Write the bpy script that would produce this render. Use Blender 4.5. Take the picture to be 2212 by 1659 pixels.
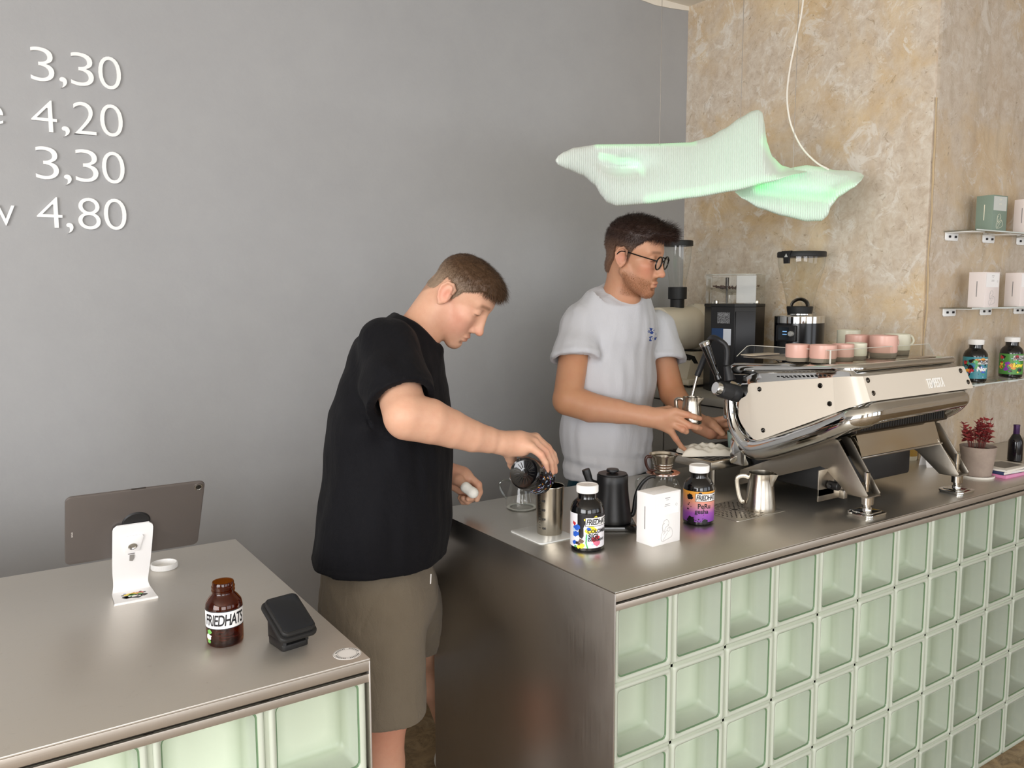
import bpy, bmesh, math, random
import numpy as np
from mathutils import Vector, Matrix, Euler
random.seed(7)
sc = bpy.context.scene
for o in list(bpy.data.objects): bpy.data.objects.remove(o)
COL = sc.collection
PI = math.pi

# ------------------------------------------------------------------ camera
CAM_R = Vector((0.83110918, -0.55610161, -0.00292034))
CAM_U = Vector((0.06396287, 0.09037511, 0.99385164))
CAM_F = Vector((0.55241857, 0.82618602, -0.11068144))
CAM_C = Vector((-1.07510196, -1.23138898, 1.52677671))
FPX = 1774.54
cd = bpy.data.cameras.new('camera'); cam = bpy.data.objects.new('camera', cd); COL.objects.link(cam)
cd.sensor_width = 36.0; cd.sensor_fit = 'HORIZONTAL'; cd.lens = FPX/2212*36.0; cd.clip_start = 0.05
m = Matrix.Identity(4)
for i in range(3):
    m[i][0] = CAM_R[i]; m[i][1] = CAM_U[i]; m[i][2] = -CAM_F[i]; m[i][3] = CAM_C[i]
cam.matrix_world = m
sc.camera = cam
def at(u, v, d):
    """world point seen at photo pixel (u,v), d metres into the room"""
    return CAM_C + CAM_F*d + CAM_R*((u-1106)/FPX*d) - CAM_U*((v-829.5)/FPX*d)
def aty(u, v, y):
    r = at(u, v, 1)-CAM_C; return CAM_C + r*((y-CAM_C.y)/r.y)
def atx(u, v, x):
    r = at(u, v, 1)-CAM_C; return CAM_C + r*((x-CAM_C.x)/r.x)
def atz(u, v, z):
    r = at(u, v, 1)-CAM_C; return CAM_C + r*((z-CAM_C.z)/r.z)

# ------------------------------------------------------------------ colour management, sky, windows' daylight
vs = sc.view_settings; vs.view_transform = 'Standard'; vs.look = 'None'; vs.gamma = 1.0; vs.use_curve_mapping = False
vs.exposure = -0.08
w = bpy.data.worlds.new('sky'); sc.world = w; w.use_nodes = True
nt = w.node_tree; bg = nt.nodes['Background']
bg.inputs['Color'].default_value = (0.80, 0.88, 1.0, 1); bg.inputs['Strength'].default_value = 1.6
def area(name, loc, target, sx, sy, power, col=(1, 1, 1)):
    l = bpy.data.lights.new(name, 'AREA'); l.shape = 'RECTANGLE'; l.size = sx; l.size_y = sy
    l.energy = power; l.color = col
    o = bpy.data.objects.new(name, l); COL.objects.link(o); o.location = loc
    o.rotation_euler = (Vector(target)-Vector(loc)).to_track_quat('-Z', 'Y').to_euler(); return o
# daylight through the shop windows: three in the street wall behind the camera, one in the left wall
area('window_daylight', (-2.2, -4.55, 1.45), (-2.2, 0, 1.25), 2.3, 1.9, 92, (1.0, 0.99, 0.985))
area('window_daylight', (0.8, -4.55, 1.45), (0.8, 0, 1.25), 2.3, 1.9, 28, (1.0, 0.99, 0.985))
area('window_daylight', (3.9, -4.55, 1.45), (3.9, 0, 1.25), 2.3, 1.9, 19, (1.0, 0.99, 0.985))
area('window_daylight', (-4.4, -1.9, 1.55), (0, -1.2, 1.4), 3.0, 2.0, 175, (1.0, 0.99, 0.985))

# ------------------------------------------------------------------ materials
MATS = {}
def lin(c):
    if isinstance(c, str):
        c = tuple(int(c[i:i+2], 16)/255 for i in (0, 2, 4))
    return tuple((x/12.92 if x <= .04045 else ((x+.055)/1.055)**2.4) for x in c[:3])+(1,)
def mat(name, col='808080', rough=.5, metal=0.0, **kw):
    if name in MATS: return MATS[name]
    m = bpy.data.materials.new(name); m.use_nodes = True; MATS[name] = m
    b = m.node_tree.nodes['Principled BSDF']
    b.inputs['Base Color'].default_value = lin(col); b.inputs['Roughness'].default_value = rough; b.inputs['Metallic'].default_value = metal
    for k, v in kw.items():
        k = {'trans': 'Transmission Weight', 'ior': 'IOR', 'spec': 'Specular IOR Level', 'sss': 'Subsurface Weight', 'coat': 'Coat Weight',
             'sheen': 'Sheen Weight', 'estr': 'Emission Strength', 'ecol': 'Emission Color', 'alpha': 'Alpha'}.get(k, k)
        if k == 'Emission Color': v = lin(v)
        if k == 'noise': continue
        b.inputs[k].default_value = v
        if k == 'Subsurface Weight':
            b.inputs['Subsurface Radius'].default_value = (.012, .004, .002); b.inputs['Subsurface Scale'].default_value = 1.0
    return m
class NT:
    """terse node building"""
    def __init__(s, m): s.t = m.node_tree; s.b = s.t.nodes['Principled BSDF']
    def n(s, kind, **kw):
        x = s.t.nodes.new('ShaderNode'+kind)
        for k, v in kw.items():
            if hasattr(x, k): setattr(x, k, v)
            else: x.inputs[k].default_value = v
        return x
    def l(s, a, b): s.t.links.new(a, b)
    def coord(s, kind='Object', scale=(1, 1, 1), rot=(0, 0, 0)):
        tc = s.n('TexCoord'); mp = s.n('Mapping'); mp.inputs['Scale'].default_value = scale; mp.inputs['Rotation'].default_value = rot
        s.l(tc.outputs[kind], mp.inputs['Vector']); return mp.outputs['Vector']
    def noise(s, vec, scale, detail=4, rough=.5, dist=0):
        x = s.n('TexNoise'); x.inputs['Scale'].default_value = scale; x.inputs['Detail'].default_value = detail
        x.inputs['Roughness'].default_value = rough; x.inputs['Distortion'].default_value = dist; s.l(vec, x.inputs['Vector']); return x.outputs['Fac']
    def ramp(s, fac, stops):
        x = s.n('ValToRGB'); e = x.color_ramp.elements
        while len(e) < len(stops): e.new(.5)
        for i, (p, c) in enumerate(stops): e[i].position = p; e[i].color = lin(c) if isinstance(c, (str,)) else (c, c, c, 1)
        s.l(fac, x.inputs['Fac']); return x.outputs['Color']
    def mix(s, fac, a, b, mode='MIX'):
        x = s.n('MixRGB', blend_type=mode)
        for inp, v in ((x.inputs['Fac'], fac), (x.inputs['Color1'], a), (x.inputs['Color2'], b)):
            if isinstance(v, str): inp.default_value = lin(v)
            elif isinstance(v, (int, float)): inp.default_value = v if inp.name == 'Fac' else (v, v, v, 1)
            else: s.l(v, inp)
        return x.outputs['Color']
    def bump(s, h, strength=.2, dist=.01):
        x = s.n('Bump'); x.inputs['Strength'].default_value = strength; x.inputs['Distance'].default_value = dist
        s.l(h, x.inputs['Height']); s.l(x.outputs['Normal'], s.b.inputs['Normal']); return x
    def base(s, c): s.l(c, s.b.inputs['Base Color'])
    def rough(s, c): s.l(c, s.b.inputs['Roughness'])

def m_grey_wall():
    m = mat('grey_paint', '9b9894', .62); k = NT(m); v = k.coord()
    a = k.noise(v, 1.2, 5, .6); b = k.noise(v, 90, 3); c = k.noise(v, 9, 6, .7)
    k.base(k.mix(.5, k.ramp(a, [(.3, '9b9b9c'), (.7, 'a6a6a7')]), k.ramp(c, [(.25, '9c9c9d'), (.75, 'a5a5a5')])))
    k.bump(k.mix(.5, b, c), .12, .006); return m
def m_plaster(name, seed, tint=0):
    m = mat(name, 'c0aa8c', .85); k = NT(m)
    v = k.coord(scale=(1, 1, 1)); mp = v.node; mp.inputs['Location'].default_value = (seed, seed*.7, seed*.3)
    big = k.noise(v, 1.7, 6, .62, .4); mid = k.noise(v, 5.5, 8, .68, .8); fine = k.noise(v, 26, 8, .7, .5); grit = k.noise(v, 140, 3)
    vs_ = k.coord(scale=(7, 7, 1.2)); streak = k.noise(vs_, 3, 6, .65, .3)
    sand = k.ramp(mid, [(.28, 'b79b76'), (.46, 'ceb48e'), (.62, 'dbc7a8')])
    lilac = k.ramp(fine, [(.3, 'b8a795'), (.48, 'cdbfae'), (.68, 'dcd3c5')])
    c = k.mix(k.ramp(big, [(.42, 0.0), (.52, .95)]), sand, lilac)
    c = k.mix(k.ramp(streak, [(.50, 0.0), (.72, .6)]), c, 'cbb79d' if not tint else 'a8977f')
    pale = k.noise(v, 9, 7, .75, 1.2); c = k.mix(k.ramp(pale, [(.54, 0.0), (.62, .8)]), c, 'e0d9ce')
    dk = k.noise(v, 17, 8, .8, 1.8); c = k.mix(k.ramp(dk, [(.58, 0.0), (.65, .6)]), c, '8d7657')
    ru = k.noise(v, 2.6, 5, .6, 1); c = k.mix(k.ramp(ru, [(.57, 0.0), (.72, .3)]), c, 'bf9f78')
    pit = k.noise(v, 60, 3, .6, .5); c = k.mix(k.ramp(pit, [(.70, 0.0), (.74, .6)]), c, '6b5841')
    if tint: c = k.mix(.42, c, '9c8f80')
    k.base(c); k.bump(k.mix(.35, k.mix(.25, mid, fine), grit), .45, .008); return m
def m_steel(name, col='b4aea6', rough=.3, axis='x', amt=.10):
    m = mat(name, col, rough, 1.0); k = NT(m)
    sx = {'x': (2, 160, 160), 'y': (160, 2, 160), 'z': (160, 160, 2)}[axis]
    v = k.coord(scale=sx); a = k.noise(v, 3, 3, .6)
    v2 = k.coord(); b = k.noise(v2, 3.5, 6, .65); scr = k.noise(v2, 40, 6, .8, 2)
    k.rough(k.mix(.5, k.ramp(a, [(.2, max(.04, rough-amt)), (.8, rough+amt)]), k.ramp(b, [(.3, max(.04, rough-amt*.7)), (.7, rough+amt)])))
    k.base(k.mix(k.ramp(scr, [(.60, 0.0), (.75, .25)]), col, '8f887e'))
    k.bump(a, .04, .002); return m
def m_floor():
    m = mat('worn_concrete_floor', '8a7457', .55); k = NT(m); v = k.coord(); a = k.noise(v, 2.2, 8, .7, .6); b = k.noise(v, 14, 8, .75, 1)
    c = k.mix(k.ramp(b, [(.42, 0.0), (.62, .8)]), k.ramp(a, [(.3, '6f5a40'), (.5, '9a8260'), (.7, 'a8977c')]), '5d4a34')
    k.base(c); k.bump(b, .3, .006); return m
M_WALL = m_grey_wall(); M_PLA = m_plaster('bare_plaster', 3.1); M_PLB = m_plaster('bare_plaster_grey', 9.4, 1)
M_TOP = m_steel('brushed_steel_top', 'cdc9c1', .36, 'x'); M_SIDE = m_steel('brushed_steel_side', 'c8c2bb', .38, 'z'); M_FLOOR = m_floor()
M_EDGE = m_steel('brushed_steel_edge', 'c4bcb2', .40, 'x', .06); M_EDGE.node_tree.nodes['Principled BSDF'].inputs['Metallic'].default_value = .8
M_CHROME = mat('chrome', 'd8d8d6', .045, 1.0); M_SATIN = m_steel('satin_steel', 'b9b2a6', .24, 'z', .06)
M_BLACK = mat('black_plastic', '121214', .38); M_BLACKM = mat('black_matte', '161617', .55); M_BLACKG = mat('black_gloss', '0a0a0b', .08, coat=.4)
M_WHITE = mat('white_plastic', 'efeeec', .35); M_WHITEP = mat('white_card', 'f3f1f0', .6); M_INK = mat('ink_black', '17161a', .6); M_GREYINK = mat('ink_grey', '8b8787', .6)
M_CEIL = mat('ceiling_paint', 'e4ddd0', .8)
def m_glass(name, col=(1, 1, 1), gloss=.12, tint=None):
    """thin sheet of glass: see-through with fresnel reflections"""
    m = bpy.data.materials.new(name); m.use_nodes = True; t = m.node_tree; t.nodes.remove(t.nodes['Principled BSDF'])
    tr = t.nodes.new('ShaderNodeBsdfTransparent'); tr.inputs[0].default_value = tuple(col)+(1,)
    gl = t.nodes.new('ShaderNodeBsdfGlossy'); gl.inputs['Roughness'].default_value = .03
    lw = t.nodes.new('ShaderNodeLayerWeight'); pw = t.nodes.new('ShaderNodeMath'); pw.operation = 'POWER'; pw.inputs[1].default_value = 4.0; t.links.new(lw.outputs['Facing'], pw.inputs[0])
    fr = t.nodes.new('ShaderNodeMath'); fr.operation = 'MULTIPLY_ADD'; fr.inputs[1].default_value = .75; fr.inputs[2].default_value = .045; t.links.new(pw.outputs[0], fr.inputs[0])
    mx = t.nodes.new('ShaderNodeMixShader'); t.links.new(fr.outputs[0], mx.inputs[0]); t.links.new(tr.outputs[0], mx.inputs[1]); t.links.new(gl.outputs[0], mx.inputs[2])
    t.links.new(mx.outputs[0], t.nodes['Material Output'].inputs['Surface']); MATS[name] = m; return m
M_GLASS = m_glass('clear_glass', (.97, .98, .97)); M_ACRY = m_glass('clear_acrylic', (.955, .96, .945)); M_AMBER = m_glass('amber_glass', (.62, .33, .12))
M_PANE = m_glass('block_pane', (.965, .98, .965))
# ------------------------------------------------------------------ building helpers
class MB:
    """collects shapes, builds ONE mesh object"""
    def __init__(s): s.v = []; s.f = []; s.mi = []; s.cur = 0
    def add(s, vs_, fs, T=None):
        o = len(s.v)
        if T is not None: vs_ = [T @ Vector(p) for p in vs_]
        s.v += [tuple(p) for p in vs_]; s.f += [tuple(i+o for i in f) for f in fs]; s.mi += [s.cur]*len(fs); return s
    def bm(s, b, T=None):
        b.verts.index_update(); s.add([v.co.copy() for v in b.verts], [[v.index for v in f.verts] for f in b.faces], T); b.free(); return s
    def box(s, x0, x1, y0, y1, z0, z1, bev=0.0, seg=2, T=None):
        b = bmesh.new(); bmesh.ops.create_cube(b, size=1)
        for v in b.verts: v.co = Vector(((x0+x1)/2+v.co.x*(x1-x0), (y0+y1)/2+v.co.y*(y1-y0), (z0+z1)/2+v.co.z*(z1-z0)))
        if bev: bmesh.ops.bevel(b, geom=b.edges[:], offset=bev, segments=seg, profile=.5, affect='EDGES', clamp_overlap=True)
        return s.bm(b, T)
    def lathe(s, prof, n=32, T=None, arc=None):
        vs_ = []; fs = []; full = arc is None; a0, a1 = (0, 2*PI) if full else arc; m = n if full else n+1
        for r, z in prof:
            for i in range(m):
                a = a0+(a1-a0)*i/n; vs_.append((r*math.cos(a), r*math.sin(a), z))
        for j in range(len(prof)-1):
            for i in range(n):
                i2 = (i+1) % m if full else i+1
                fs.append((j*m+i, j*m+i2, (j+1)*m+i2, (j+1)*m+i))
        return s.add(vs_, fs, T)
    def cyl(s, p, q, r, r2=None, n=20, cap=True):
        p = Vector(p); q = Vector(q); d = q-p; L = d.length; r2 = r if r2 is None else r2
        T = Matrix.Translation(p) @ d.to_track_quat('Z', 'Y').to_matrix().to_4x4()
        c = min(.18*min(r, r2 or r), .002)
        pr = [(r, 0), (r2, L)]
        if cap: pr = [(0, 0), (r-c, 0), (r, c), (r2, L-c), (r2-c, L), (0, L)]
        return s.lathe(pr, n, T)
    def tube(s, pts, r, n=10, closed=False, flat=1.0):
        pts = [Vector(p) for p in pts]; N = len(pts); rs = r if isinstance(r, (list, tuple)) else [r]*N
        vs_ = []; fs = []; up = None
        for i, p in enumerate(pts):
            t = (pts[(i+1) % N]-pts[i-1]) if closed else (pts[min(i+1, N-1)]-pts[max(i-1, 0)])
            t.normalize()
            if up is None:
                up = Vector((0, 0, 1)) if abs(t.z) < .9 else Vector((1, 0, 0))
            sd = t.cross(up).normalized(); up = sd.cross(t).normalized()
            for k in range(n):
                a = 2*PI*k/n; vs_.append(p+sd*math.cos(a)*rs[i]+up*math.sin(a)*rs[i]*flat)
        for i in range(N if closed else N-1):
            for k in range(n):
                a, b = i*n, ((i+1) % N)*n; fs.append((a+k, a+(k+1) % n, b+(k+1) % n, b+k))
        if not closed: fs += [tuple(range(n))[::-1], tuple(range((N-1)*n, N*n))]
        return s.add(vs_, fs)
    def prism(s, poly, h0, h1, T=None, bev=0.0):
        """polygon in the xy plane extruded from z=h0 to z=h1"""
        b = bmesh.new(); lo = [b.verts.new((x, y, h0)) for x, y in poly]; hi = [b.verts.new((x, y, h1)) for x, y in poly]; n = len(poly)
        b.faces.new(lo[::-1]); b.faces.new(hi)
        for i in range(n): b.faces.new((lo[i], lo[(i+1) % n], hi[(i+1) % n], hi[i]))
        bmesh.ops.recalc_face_normals(b, faces=b.faces[:])
        if bev:
            ed = [e for e in b.edges if abs(e.verts[0].co.z-e.verts[1].co.z) < 1e-7]
            bmesh.ops.bevel(b, geom=ed, offset=bev, segments=2, profile=.5, affect='EDGES', clamp_overlap=True)
        return s.bm(b, T)
    def build(s, name, mats, parent=None, smooth=True, loc=None, ang=35, wc=False):
        if wc:                                   # shapes were given in room coordinates
            q = parent.location if parent.parent is None else parent.parent.location+parent.location
            s.v = [(x-q.x, y-q.y, z-q.z) for x, y, z in s.v]
        me = bpy.data.meshes.new(name); me.from_pydata(s.v, [], s.f); me.validate()
        mats = mats if isinstance(mats, (list, tuple)) else [mats]
        for mm in mats: me.materials.append(mm)
        if len(mats) > 1 and len(me.polygons) == len(s.mi): me.polygons.foreach_set('material_index', s.mi)
        b = bmesh.new(); b.from_mesh(me); bmesh.ops.recalc_face_normals(b, faces=b.faces[:]); b.to_mesh(me); b.free()
        if smooth:
            me.polygons.foreach_set('use_smooth', [True]*len(me.polygons)); me.set_sharp_from_angle(angle=math.radians(ang))
        return link(name, me, parent, loc)
def link(name, me, parent=None, loc=None):
    o = bpy.data.objects.new(name, me); COL.objects.link(o)
    if parent: o.parent = parent
    if loc is not None: o.location = loc
    return o
def tag(o, label=None, cat=None, group=None, kind=None):
    if label: o['label'] = label
    if cat: o['category'] = cat
    if group: o['group'] = group
    if kind: o['kind'] = kind
    return o
def thing(name, label, cat, loc=(0, 0, 0), rz=0.0, group=None):
    o = bpy.data.objects.new(name, None); o.empty_display_size = .05; COL.objects.link(o); o.location = loc; o.rotation_euler = (0, 0, rz)
    return tag(o, label, cat, group)
def copy_tree(o, parent=None):
    c = o.copy(); COL.objects.link(c)
    if parent: c.parent = parent
    for ch in o.children: copy_tree(ch, c)
    return c
def struct(o): o['kind'] = 'structure'; return o
def TR(x=0, y=0, z=0, rx=0, ry=0, rz=0): return Matrix.Translation((x, y, z)) @ Euler((rx, ry, rz)).to_matrix().to_4x4()
def rrect(w, h, r, n=5):
    out = []
    for cx, cy, a in ((w/2-r, h/2-r, 0), (-w/2+r, h/2-r, PI/2), (-w/2+r, -h/2+r, PI), (w/2-r, -h/2+r, 1.5*PI)):
        out += [(cx+r*math.cos(a+PI/2*i/n), cy+r*math.sin(a+PI/2*i/n)) for i in range(n+1)]
    return out
def spline(pts, n=6):
    """Catmull-Rom through points"""
    P = [Vector(p) for p in pts]; P = [2*P[0]-P[1]]+P+[2*P[-1]-P[-2]]; out = []
    for i in range(1, len(P)-2):
        for k in range(n):
            t = k/n; a, b, c, d = P[i-1:i+3]
            out.append(.5*((2*b)+(c-a)*t+(2*a-5*b+4*c-d)*t*t+(3*b-a-3*c+d)*t**3))
    out.append(P[-2].copy()); return out
def text_bm(body, size=.1, extrude=0.0, shear=0.0, bold=0.0, align='LEFT', spacing=1.0, sx=1.0):
    """lettering as a bmesh in the xy plane"""
    cu = bpy.data.curves.new('lettering', 'FONT'); cu.body = body; cu.size = size; cu.extrude = extrude; cu.shear = shear; cu.offset = bold
    cu.align_x = align; cu.space_character = spacing; cu.resolution_u = 6
    o = bpy.data.objects.new('lettering', cu); COL.objects.link(o)
    me = o.to_mesh(); b = bmesh.new(); b.from_mesh(me); o.to_mesh_clear(); bpy.data.objects.remove(o); bpy.data.curves.remove(cu)
    if sx != 1.0:
        for v in b.verts: v.co.x *= sx
    bmesh.ops.remove_doubles(b, verts=b.verts[:], dist=1e-6)
    return b
def fit(b, W, Hh, centre=False):
    """scale flat lettering to an exact width and height, lower left (or centre) at the origin"""
    xs = [v.co.x for v in b.verts]; ys = [v.co.y for v in b.verts]; x0, x1, y0, y1 = min(xs), max(xs), min(ys), max(ys)
    for v in b.verts: v.co.x = (v.co.x-x0)/(x1-x0)*W-(W/2 if centre else 0); v.co.y = (v.co.y-y0)/(y1-y0)*Hh
    return b
def poly_bm(poly, z=0.0):
    b = bmesh.new(); b.faces.new([b.verts.new((x, y, z)) for x, y in poly]); bmesh.ops.triangulate(b, faces=b.faces[:]); return b
def wrap(b, r, a0=0.0, z0=0.0, step=.004):
    """bend flat print (xy) around an upright cylinder of radius r; x=0 lies at angle a0"""
    xs = [v.co.x for v in b.verts]
    if not xs: return b
    x = min(xs)+step
    while x < max(xs):
        bmesh.ops.bisect_plane(b, geom=b.verts[:]+b.edges[:]+b.faces[:], plane_co=(x, 0, 0), plane_no=(1, 0, 0)); x += step
    for v in b.verts:
        a = a0+v.co.x/r; rr = r+v.co.z; v.co = Vector((rr*math.cos(a), rr*math.sin(a), z0+v.co.y))
    return b
# ------------------------------------------------------------------ the room
H = 0.9167; YW = 1.60; XC = 1.802; YS = 0.40; ZC = 2.832
o = MB().box(-4.5, 6, -4.8, 2.2, -.12, 0).build('floor', M_FLOOR); struct(o)
o = MB().box(-4.5, XC, YW, YW+.15, 0, ZC).build('wall_back', M_WALL); struct(o)
# plaster block: its left face and its front face are the two bare walls
o = MB().box(XC, XC+.25, YS+.012, 2.2, 0, ZC+.1, .004).build('wall_right', M_PLA); struct(o)
o = MB().box(XC+.012, 6, YS, YS+.2, 0, ZC+.1, .006).build('wall_shelf', M_PLB); struct(o)
o = MB().box(-4.5, 6, -4.8, 2.2, ZC, ZC+.12).build('ceiling', M_CEIL); struct(o)
for i, (y0, y1, z0, z1) in enumerate(((-4.8, -3.5, 0, ZC), (-.3, 2.2, 0, ZC), (-3.5, -.3, 0, .5), (-3.5, -.3, 2.6, ZC))): struct(MB().box(-4.6, -4.5, y0, y1, z0, z1).build('wall_left' if i == 0 else 'wall_left_%d' % i, M_WALL))
o = MB().box(6, 6.1, -4.8, 2.2, 0, ZC).build('wall_far_right', M_PLB); struct(o)
# crumbled edge strip and conduit groove at the corner between the two plaster walls
b = MB(); pts = [(XC+.006, YS+.004, z) for z in np.linspace(0.9, 2.2, 24)]
b.tube([(x+random.uniform(-.003, .003), y+random.uniform(-.003, .003), z) for x, y, z in pts], [random.uniform(.0015, .0042) for _ in pts], 6)
struct(b.build('trim_1', mat('rough_plaster_edge', 'c2ab88', .95)))
b = MB().box(XC+.03, XC+.037, YS+.004, YS+.01, .92, 1.93, .003)
struct(b.build('trim_2', mat('old_conduit', '7f705a', .9)))
# ragged ceiling paint edge where the grey paint stops under the ceiling
b = MB(); n = 60
poly = [(-4.5, 0)]+[(XC, 0)]+[(XC-(XC+4.5)*i/n, -.012-random.uniform(0, .010)-.012*math.sin(i*.7)**2) for i in range(n+1)]
b.prism(poly, 0, .004, Matrix.Translation((0, YW-.001, ZC)) @ Matrix.Rotation(PI/2, 4, 'X'))
struct(b.build('trim_3', M_CEIL))
# street wall behind the camera with three shop windows
M_FR = mat('window_frame_grey', '3b3d40', .4)
for i, (x0, x1) in enumerate(((-4.5, -3.4), (-1.0, -.4), (2.0, 2.7), (5.1, 6))):
    struct(MB().box(x0, x1, -4.8, -4.65, .0, ZC).build('wall_front' if i == 0 else 'wall_front_%d' % i, M_CEIL))
for i, (x0, x1) in enumerate(((-3.4, -1.0), (-.4, 2.0), (2.7, 5.1))):
    struct(MB().box(x0, x1, -4.8, -4.65, 0, .45).build('wall_front_sill_%d' % (i+1), M_CEIL))
    b = MB().box(x0, x0+.06, -4.78, -4.70, .45, ZC).box(x1-.06, x1, -4.78, -4.70, .45, ZC).box((x0+x1)/2-.03, (x0+x1)/2+.03, -4.78, -4.7, .45, ZC)
    b.box(x0, x1, -4.78, -4.70, .45, .52).box(x0, x1, -4.78, -4.70, 2.42, 2.50)
    struct(b.build('window_%d' % (i+1), M_FR))

# ------------------------------------------------------------------ counters of steel and glass blocks
def m_block(name, col):
    m = bpy.data.materials.new(name); m.use_nodes = True; k = NT(m); MATS[name] = m
    v = k.coord(); a = k.noise(v, 18, 4, .6); c = k.ramp(a, [(.3, col[0]), (.7, col[1])])
    k.base(c); k.b.inputs['Roughness'].default_value = .35
    tl = k.n('BsdfTranslucent'); k.l(c, tl.inputs['Color']); mx = k.n('MixShader'); mx.inputs[0].default_value = .35
    k.l(k.b.outputs[0], mx.inputs[1]); k.l(tl.outputs[0], mx.inputs[2]); k.l(mx.outputs[0], k.t.nodes['Material Output'].inputs['Surface']); return m
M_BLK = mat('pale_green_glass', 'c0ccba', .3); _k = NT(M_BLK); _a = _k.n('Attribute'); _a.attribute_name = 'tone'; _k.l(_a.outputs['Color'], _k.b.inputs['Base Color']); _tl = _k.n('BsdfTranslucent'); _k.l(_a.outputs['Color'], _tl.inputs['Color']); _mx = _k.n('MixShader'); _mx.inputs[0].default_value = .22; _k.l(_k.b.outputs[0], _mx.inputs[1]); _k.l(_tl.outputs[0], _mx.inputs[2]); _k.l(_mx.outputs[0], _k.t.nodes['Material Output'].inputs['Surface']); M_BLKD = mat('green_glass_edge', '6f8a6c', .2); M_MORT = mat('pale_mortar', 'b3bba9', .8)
BW, BH = .1704, .178
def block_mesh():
    """one hollow glass block: rounded frame, grooved pane, frosted hollow behind"""
    b = MB(); w, h = BW-.005, BH-.005
    rings = []
    def ring(W, Hh, r, y): rings.append([(x, y, z) for x, z in rrect(W, Hh, r, 3)])
    ring(w, h, .006, .075); ring(w, h, .006, .006); ring(w-.006, h-.006, .006, .0012); ring(w-.012, h-.012, .007, .000); ring(w-.024, h-.024, .009, .003)
    ring(w-.026, h-.026, .009, .006)           # groove
    ring(w-.029, h-.029, .009, .006)
    ring(w-.033, h-.033, .009, .040); ring(w-.036, h-.036, .012, .052); ring(w-.046, h-.046, .016, .061); ring(w-.066, h-.066, .018, .064); ring(w-.095, h-.095, .02, .0645)
    tones = ['bfc5b6', 'bfc5b6', 'c6ccbe', 'cbd0c3', 'c4cabb', '82917a', 'cdd3c8', 'd0d6cb', 'c0c7b8', 'a6af9c', 'b4bcab', 'c0c7b7']     # hollow's depth shading painted in: thick inner corners deeper green, walls lighter
    n = len(rings[0]); V = [p for r in rings for p in r]; F = []; mi = []
    for j in range(len(rings)-1):
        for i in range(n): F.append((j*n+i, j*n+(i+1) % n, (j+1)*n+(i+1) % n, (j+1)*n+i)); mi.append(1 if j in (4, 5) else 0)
    F.append(tuple(range((len(rings)-1)*n, len(rings)*n))); mi.append(0)
    o = len(V); V += [(x, .0022, z) for x, z in rrect(w-.027, h-.027, .009, 3)]; F.append(tuple(range(o, o+n))); mi.append(2)
    me = bpy.data.meshes.new('glass_block'); me.from_pydata(V, [], F)
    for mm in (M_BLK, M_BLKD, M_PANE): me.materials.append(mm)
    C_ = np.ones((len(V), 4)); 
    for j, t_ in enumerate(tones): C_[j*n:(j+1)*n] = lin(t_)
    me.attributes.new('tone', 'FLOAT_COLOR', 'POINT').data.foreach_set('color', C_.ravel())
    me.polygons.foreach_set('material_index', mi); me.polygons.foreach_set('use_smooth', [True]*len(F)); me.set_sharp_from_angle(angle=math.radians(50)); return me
BM = block_mesh(); M_TOP2 = m_steel('pale_steel_top', 'dcd7cf', .44, 'x'); M_TOP2.node_tree.nodes['Principled BSDF'].inputs['Metallic'].default_value = .8  # till top steel is lighter, rougher and less metallic than the bar top
def counter(name, label, x0, x1, y1, xb, ncol, sgn, ext=None):
    t = thing(name, label, 'counter', (x0 if sgn > 0 else x1, 0, 0)); ox = t.location.x
    L = lambda x: x-ox
    top = MB()
    if ext: top.prism([(L(x0), 0), (L(ext), 0), (L(ext), YS-.004), (L(XC)-.004, YS-.004), (L(XC)-.004, y1), (L(x0), y1)], H-.004, H, None, .0012)
    else: top.box(L(x0), L(x1), 0, y1, H-.004, H, .0012)
    xe = ext or x1
    top.build('worktop', M_TOP if ext else M_TOP2, t)
    MB().box(L(x0)+.002, L(xe)-.002, 0, .004, H-.0215, H-.004, .0006).build('front_edge', M_EDGE, t)
    MB().box(L(x0)+.002, L(xe)-.002, .010, .014, H-.034, H-.018).build('shadow_gap', mat('dark_gap', '3a332b', .6, .6), t)
    MB().box(L(x0)+.002, L(xe)-.002, .001, .006, H-.0415, H-.0275, .0006).build('lower_trim', M_EDGE, t)
    ex = L(x0) if sgn > 0 else L(x1)
    MB().box(ex-.0, ex+.003*sgn, 0, y1, 0, H-.004, .0004).build('end_panel', M_SIDE, t) if sgn > 0 else MB().box(ex-.003, ex, 0, y1, 0, H-.004, .0004).build('end_panel', M_SIDE, t)
    MB().box(L(x0)+.01, L(xe)-.01, .10, .105, 0, H-.036).build('diffuser_sheet', mat('opal_sheet', 'e6e8e2', .8), t) if False else None
    MB().box(L(x0)+.01, L(xe)-.01, y1-.02 if not ext else YS-.03, y1 if not ext else YS-.01, 0, H-.006).build('rear_panel', M_SIDE, t)
    b = MB(); xl, xr = sorted((L(xb), L(xb)+sgn*ncol*BW))
    for j in range(6): b.box(xl+.003, xr-.003, .0075, .070, max(0, j*BH-.0033), min(H-.03, j*BH+.0033))
    for i in range(ncol+1): q = L(xb)+sgn*i*BW; b.box(max(q-.0033, xl+.003), min(q+.0033, xr-.003), .0075, .070, 0, H-.036)
    b.build('mortar', M_MORT, t)
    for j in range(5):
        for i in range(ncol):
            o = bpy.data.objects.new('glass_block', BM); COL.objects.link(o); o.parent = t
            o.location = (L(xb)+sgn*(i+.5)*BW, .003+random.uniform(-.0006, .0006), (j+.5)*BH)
    return t
counter('bar_counter', 'long steel-topped bar of pale green glass blocks carrying the espresso machine', 0, XC, .785, .002, 15, 1, 2.62)
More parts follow.
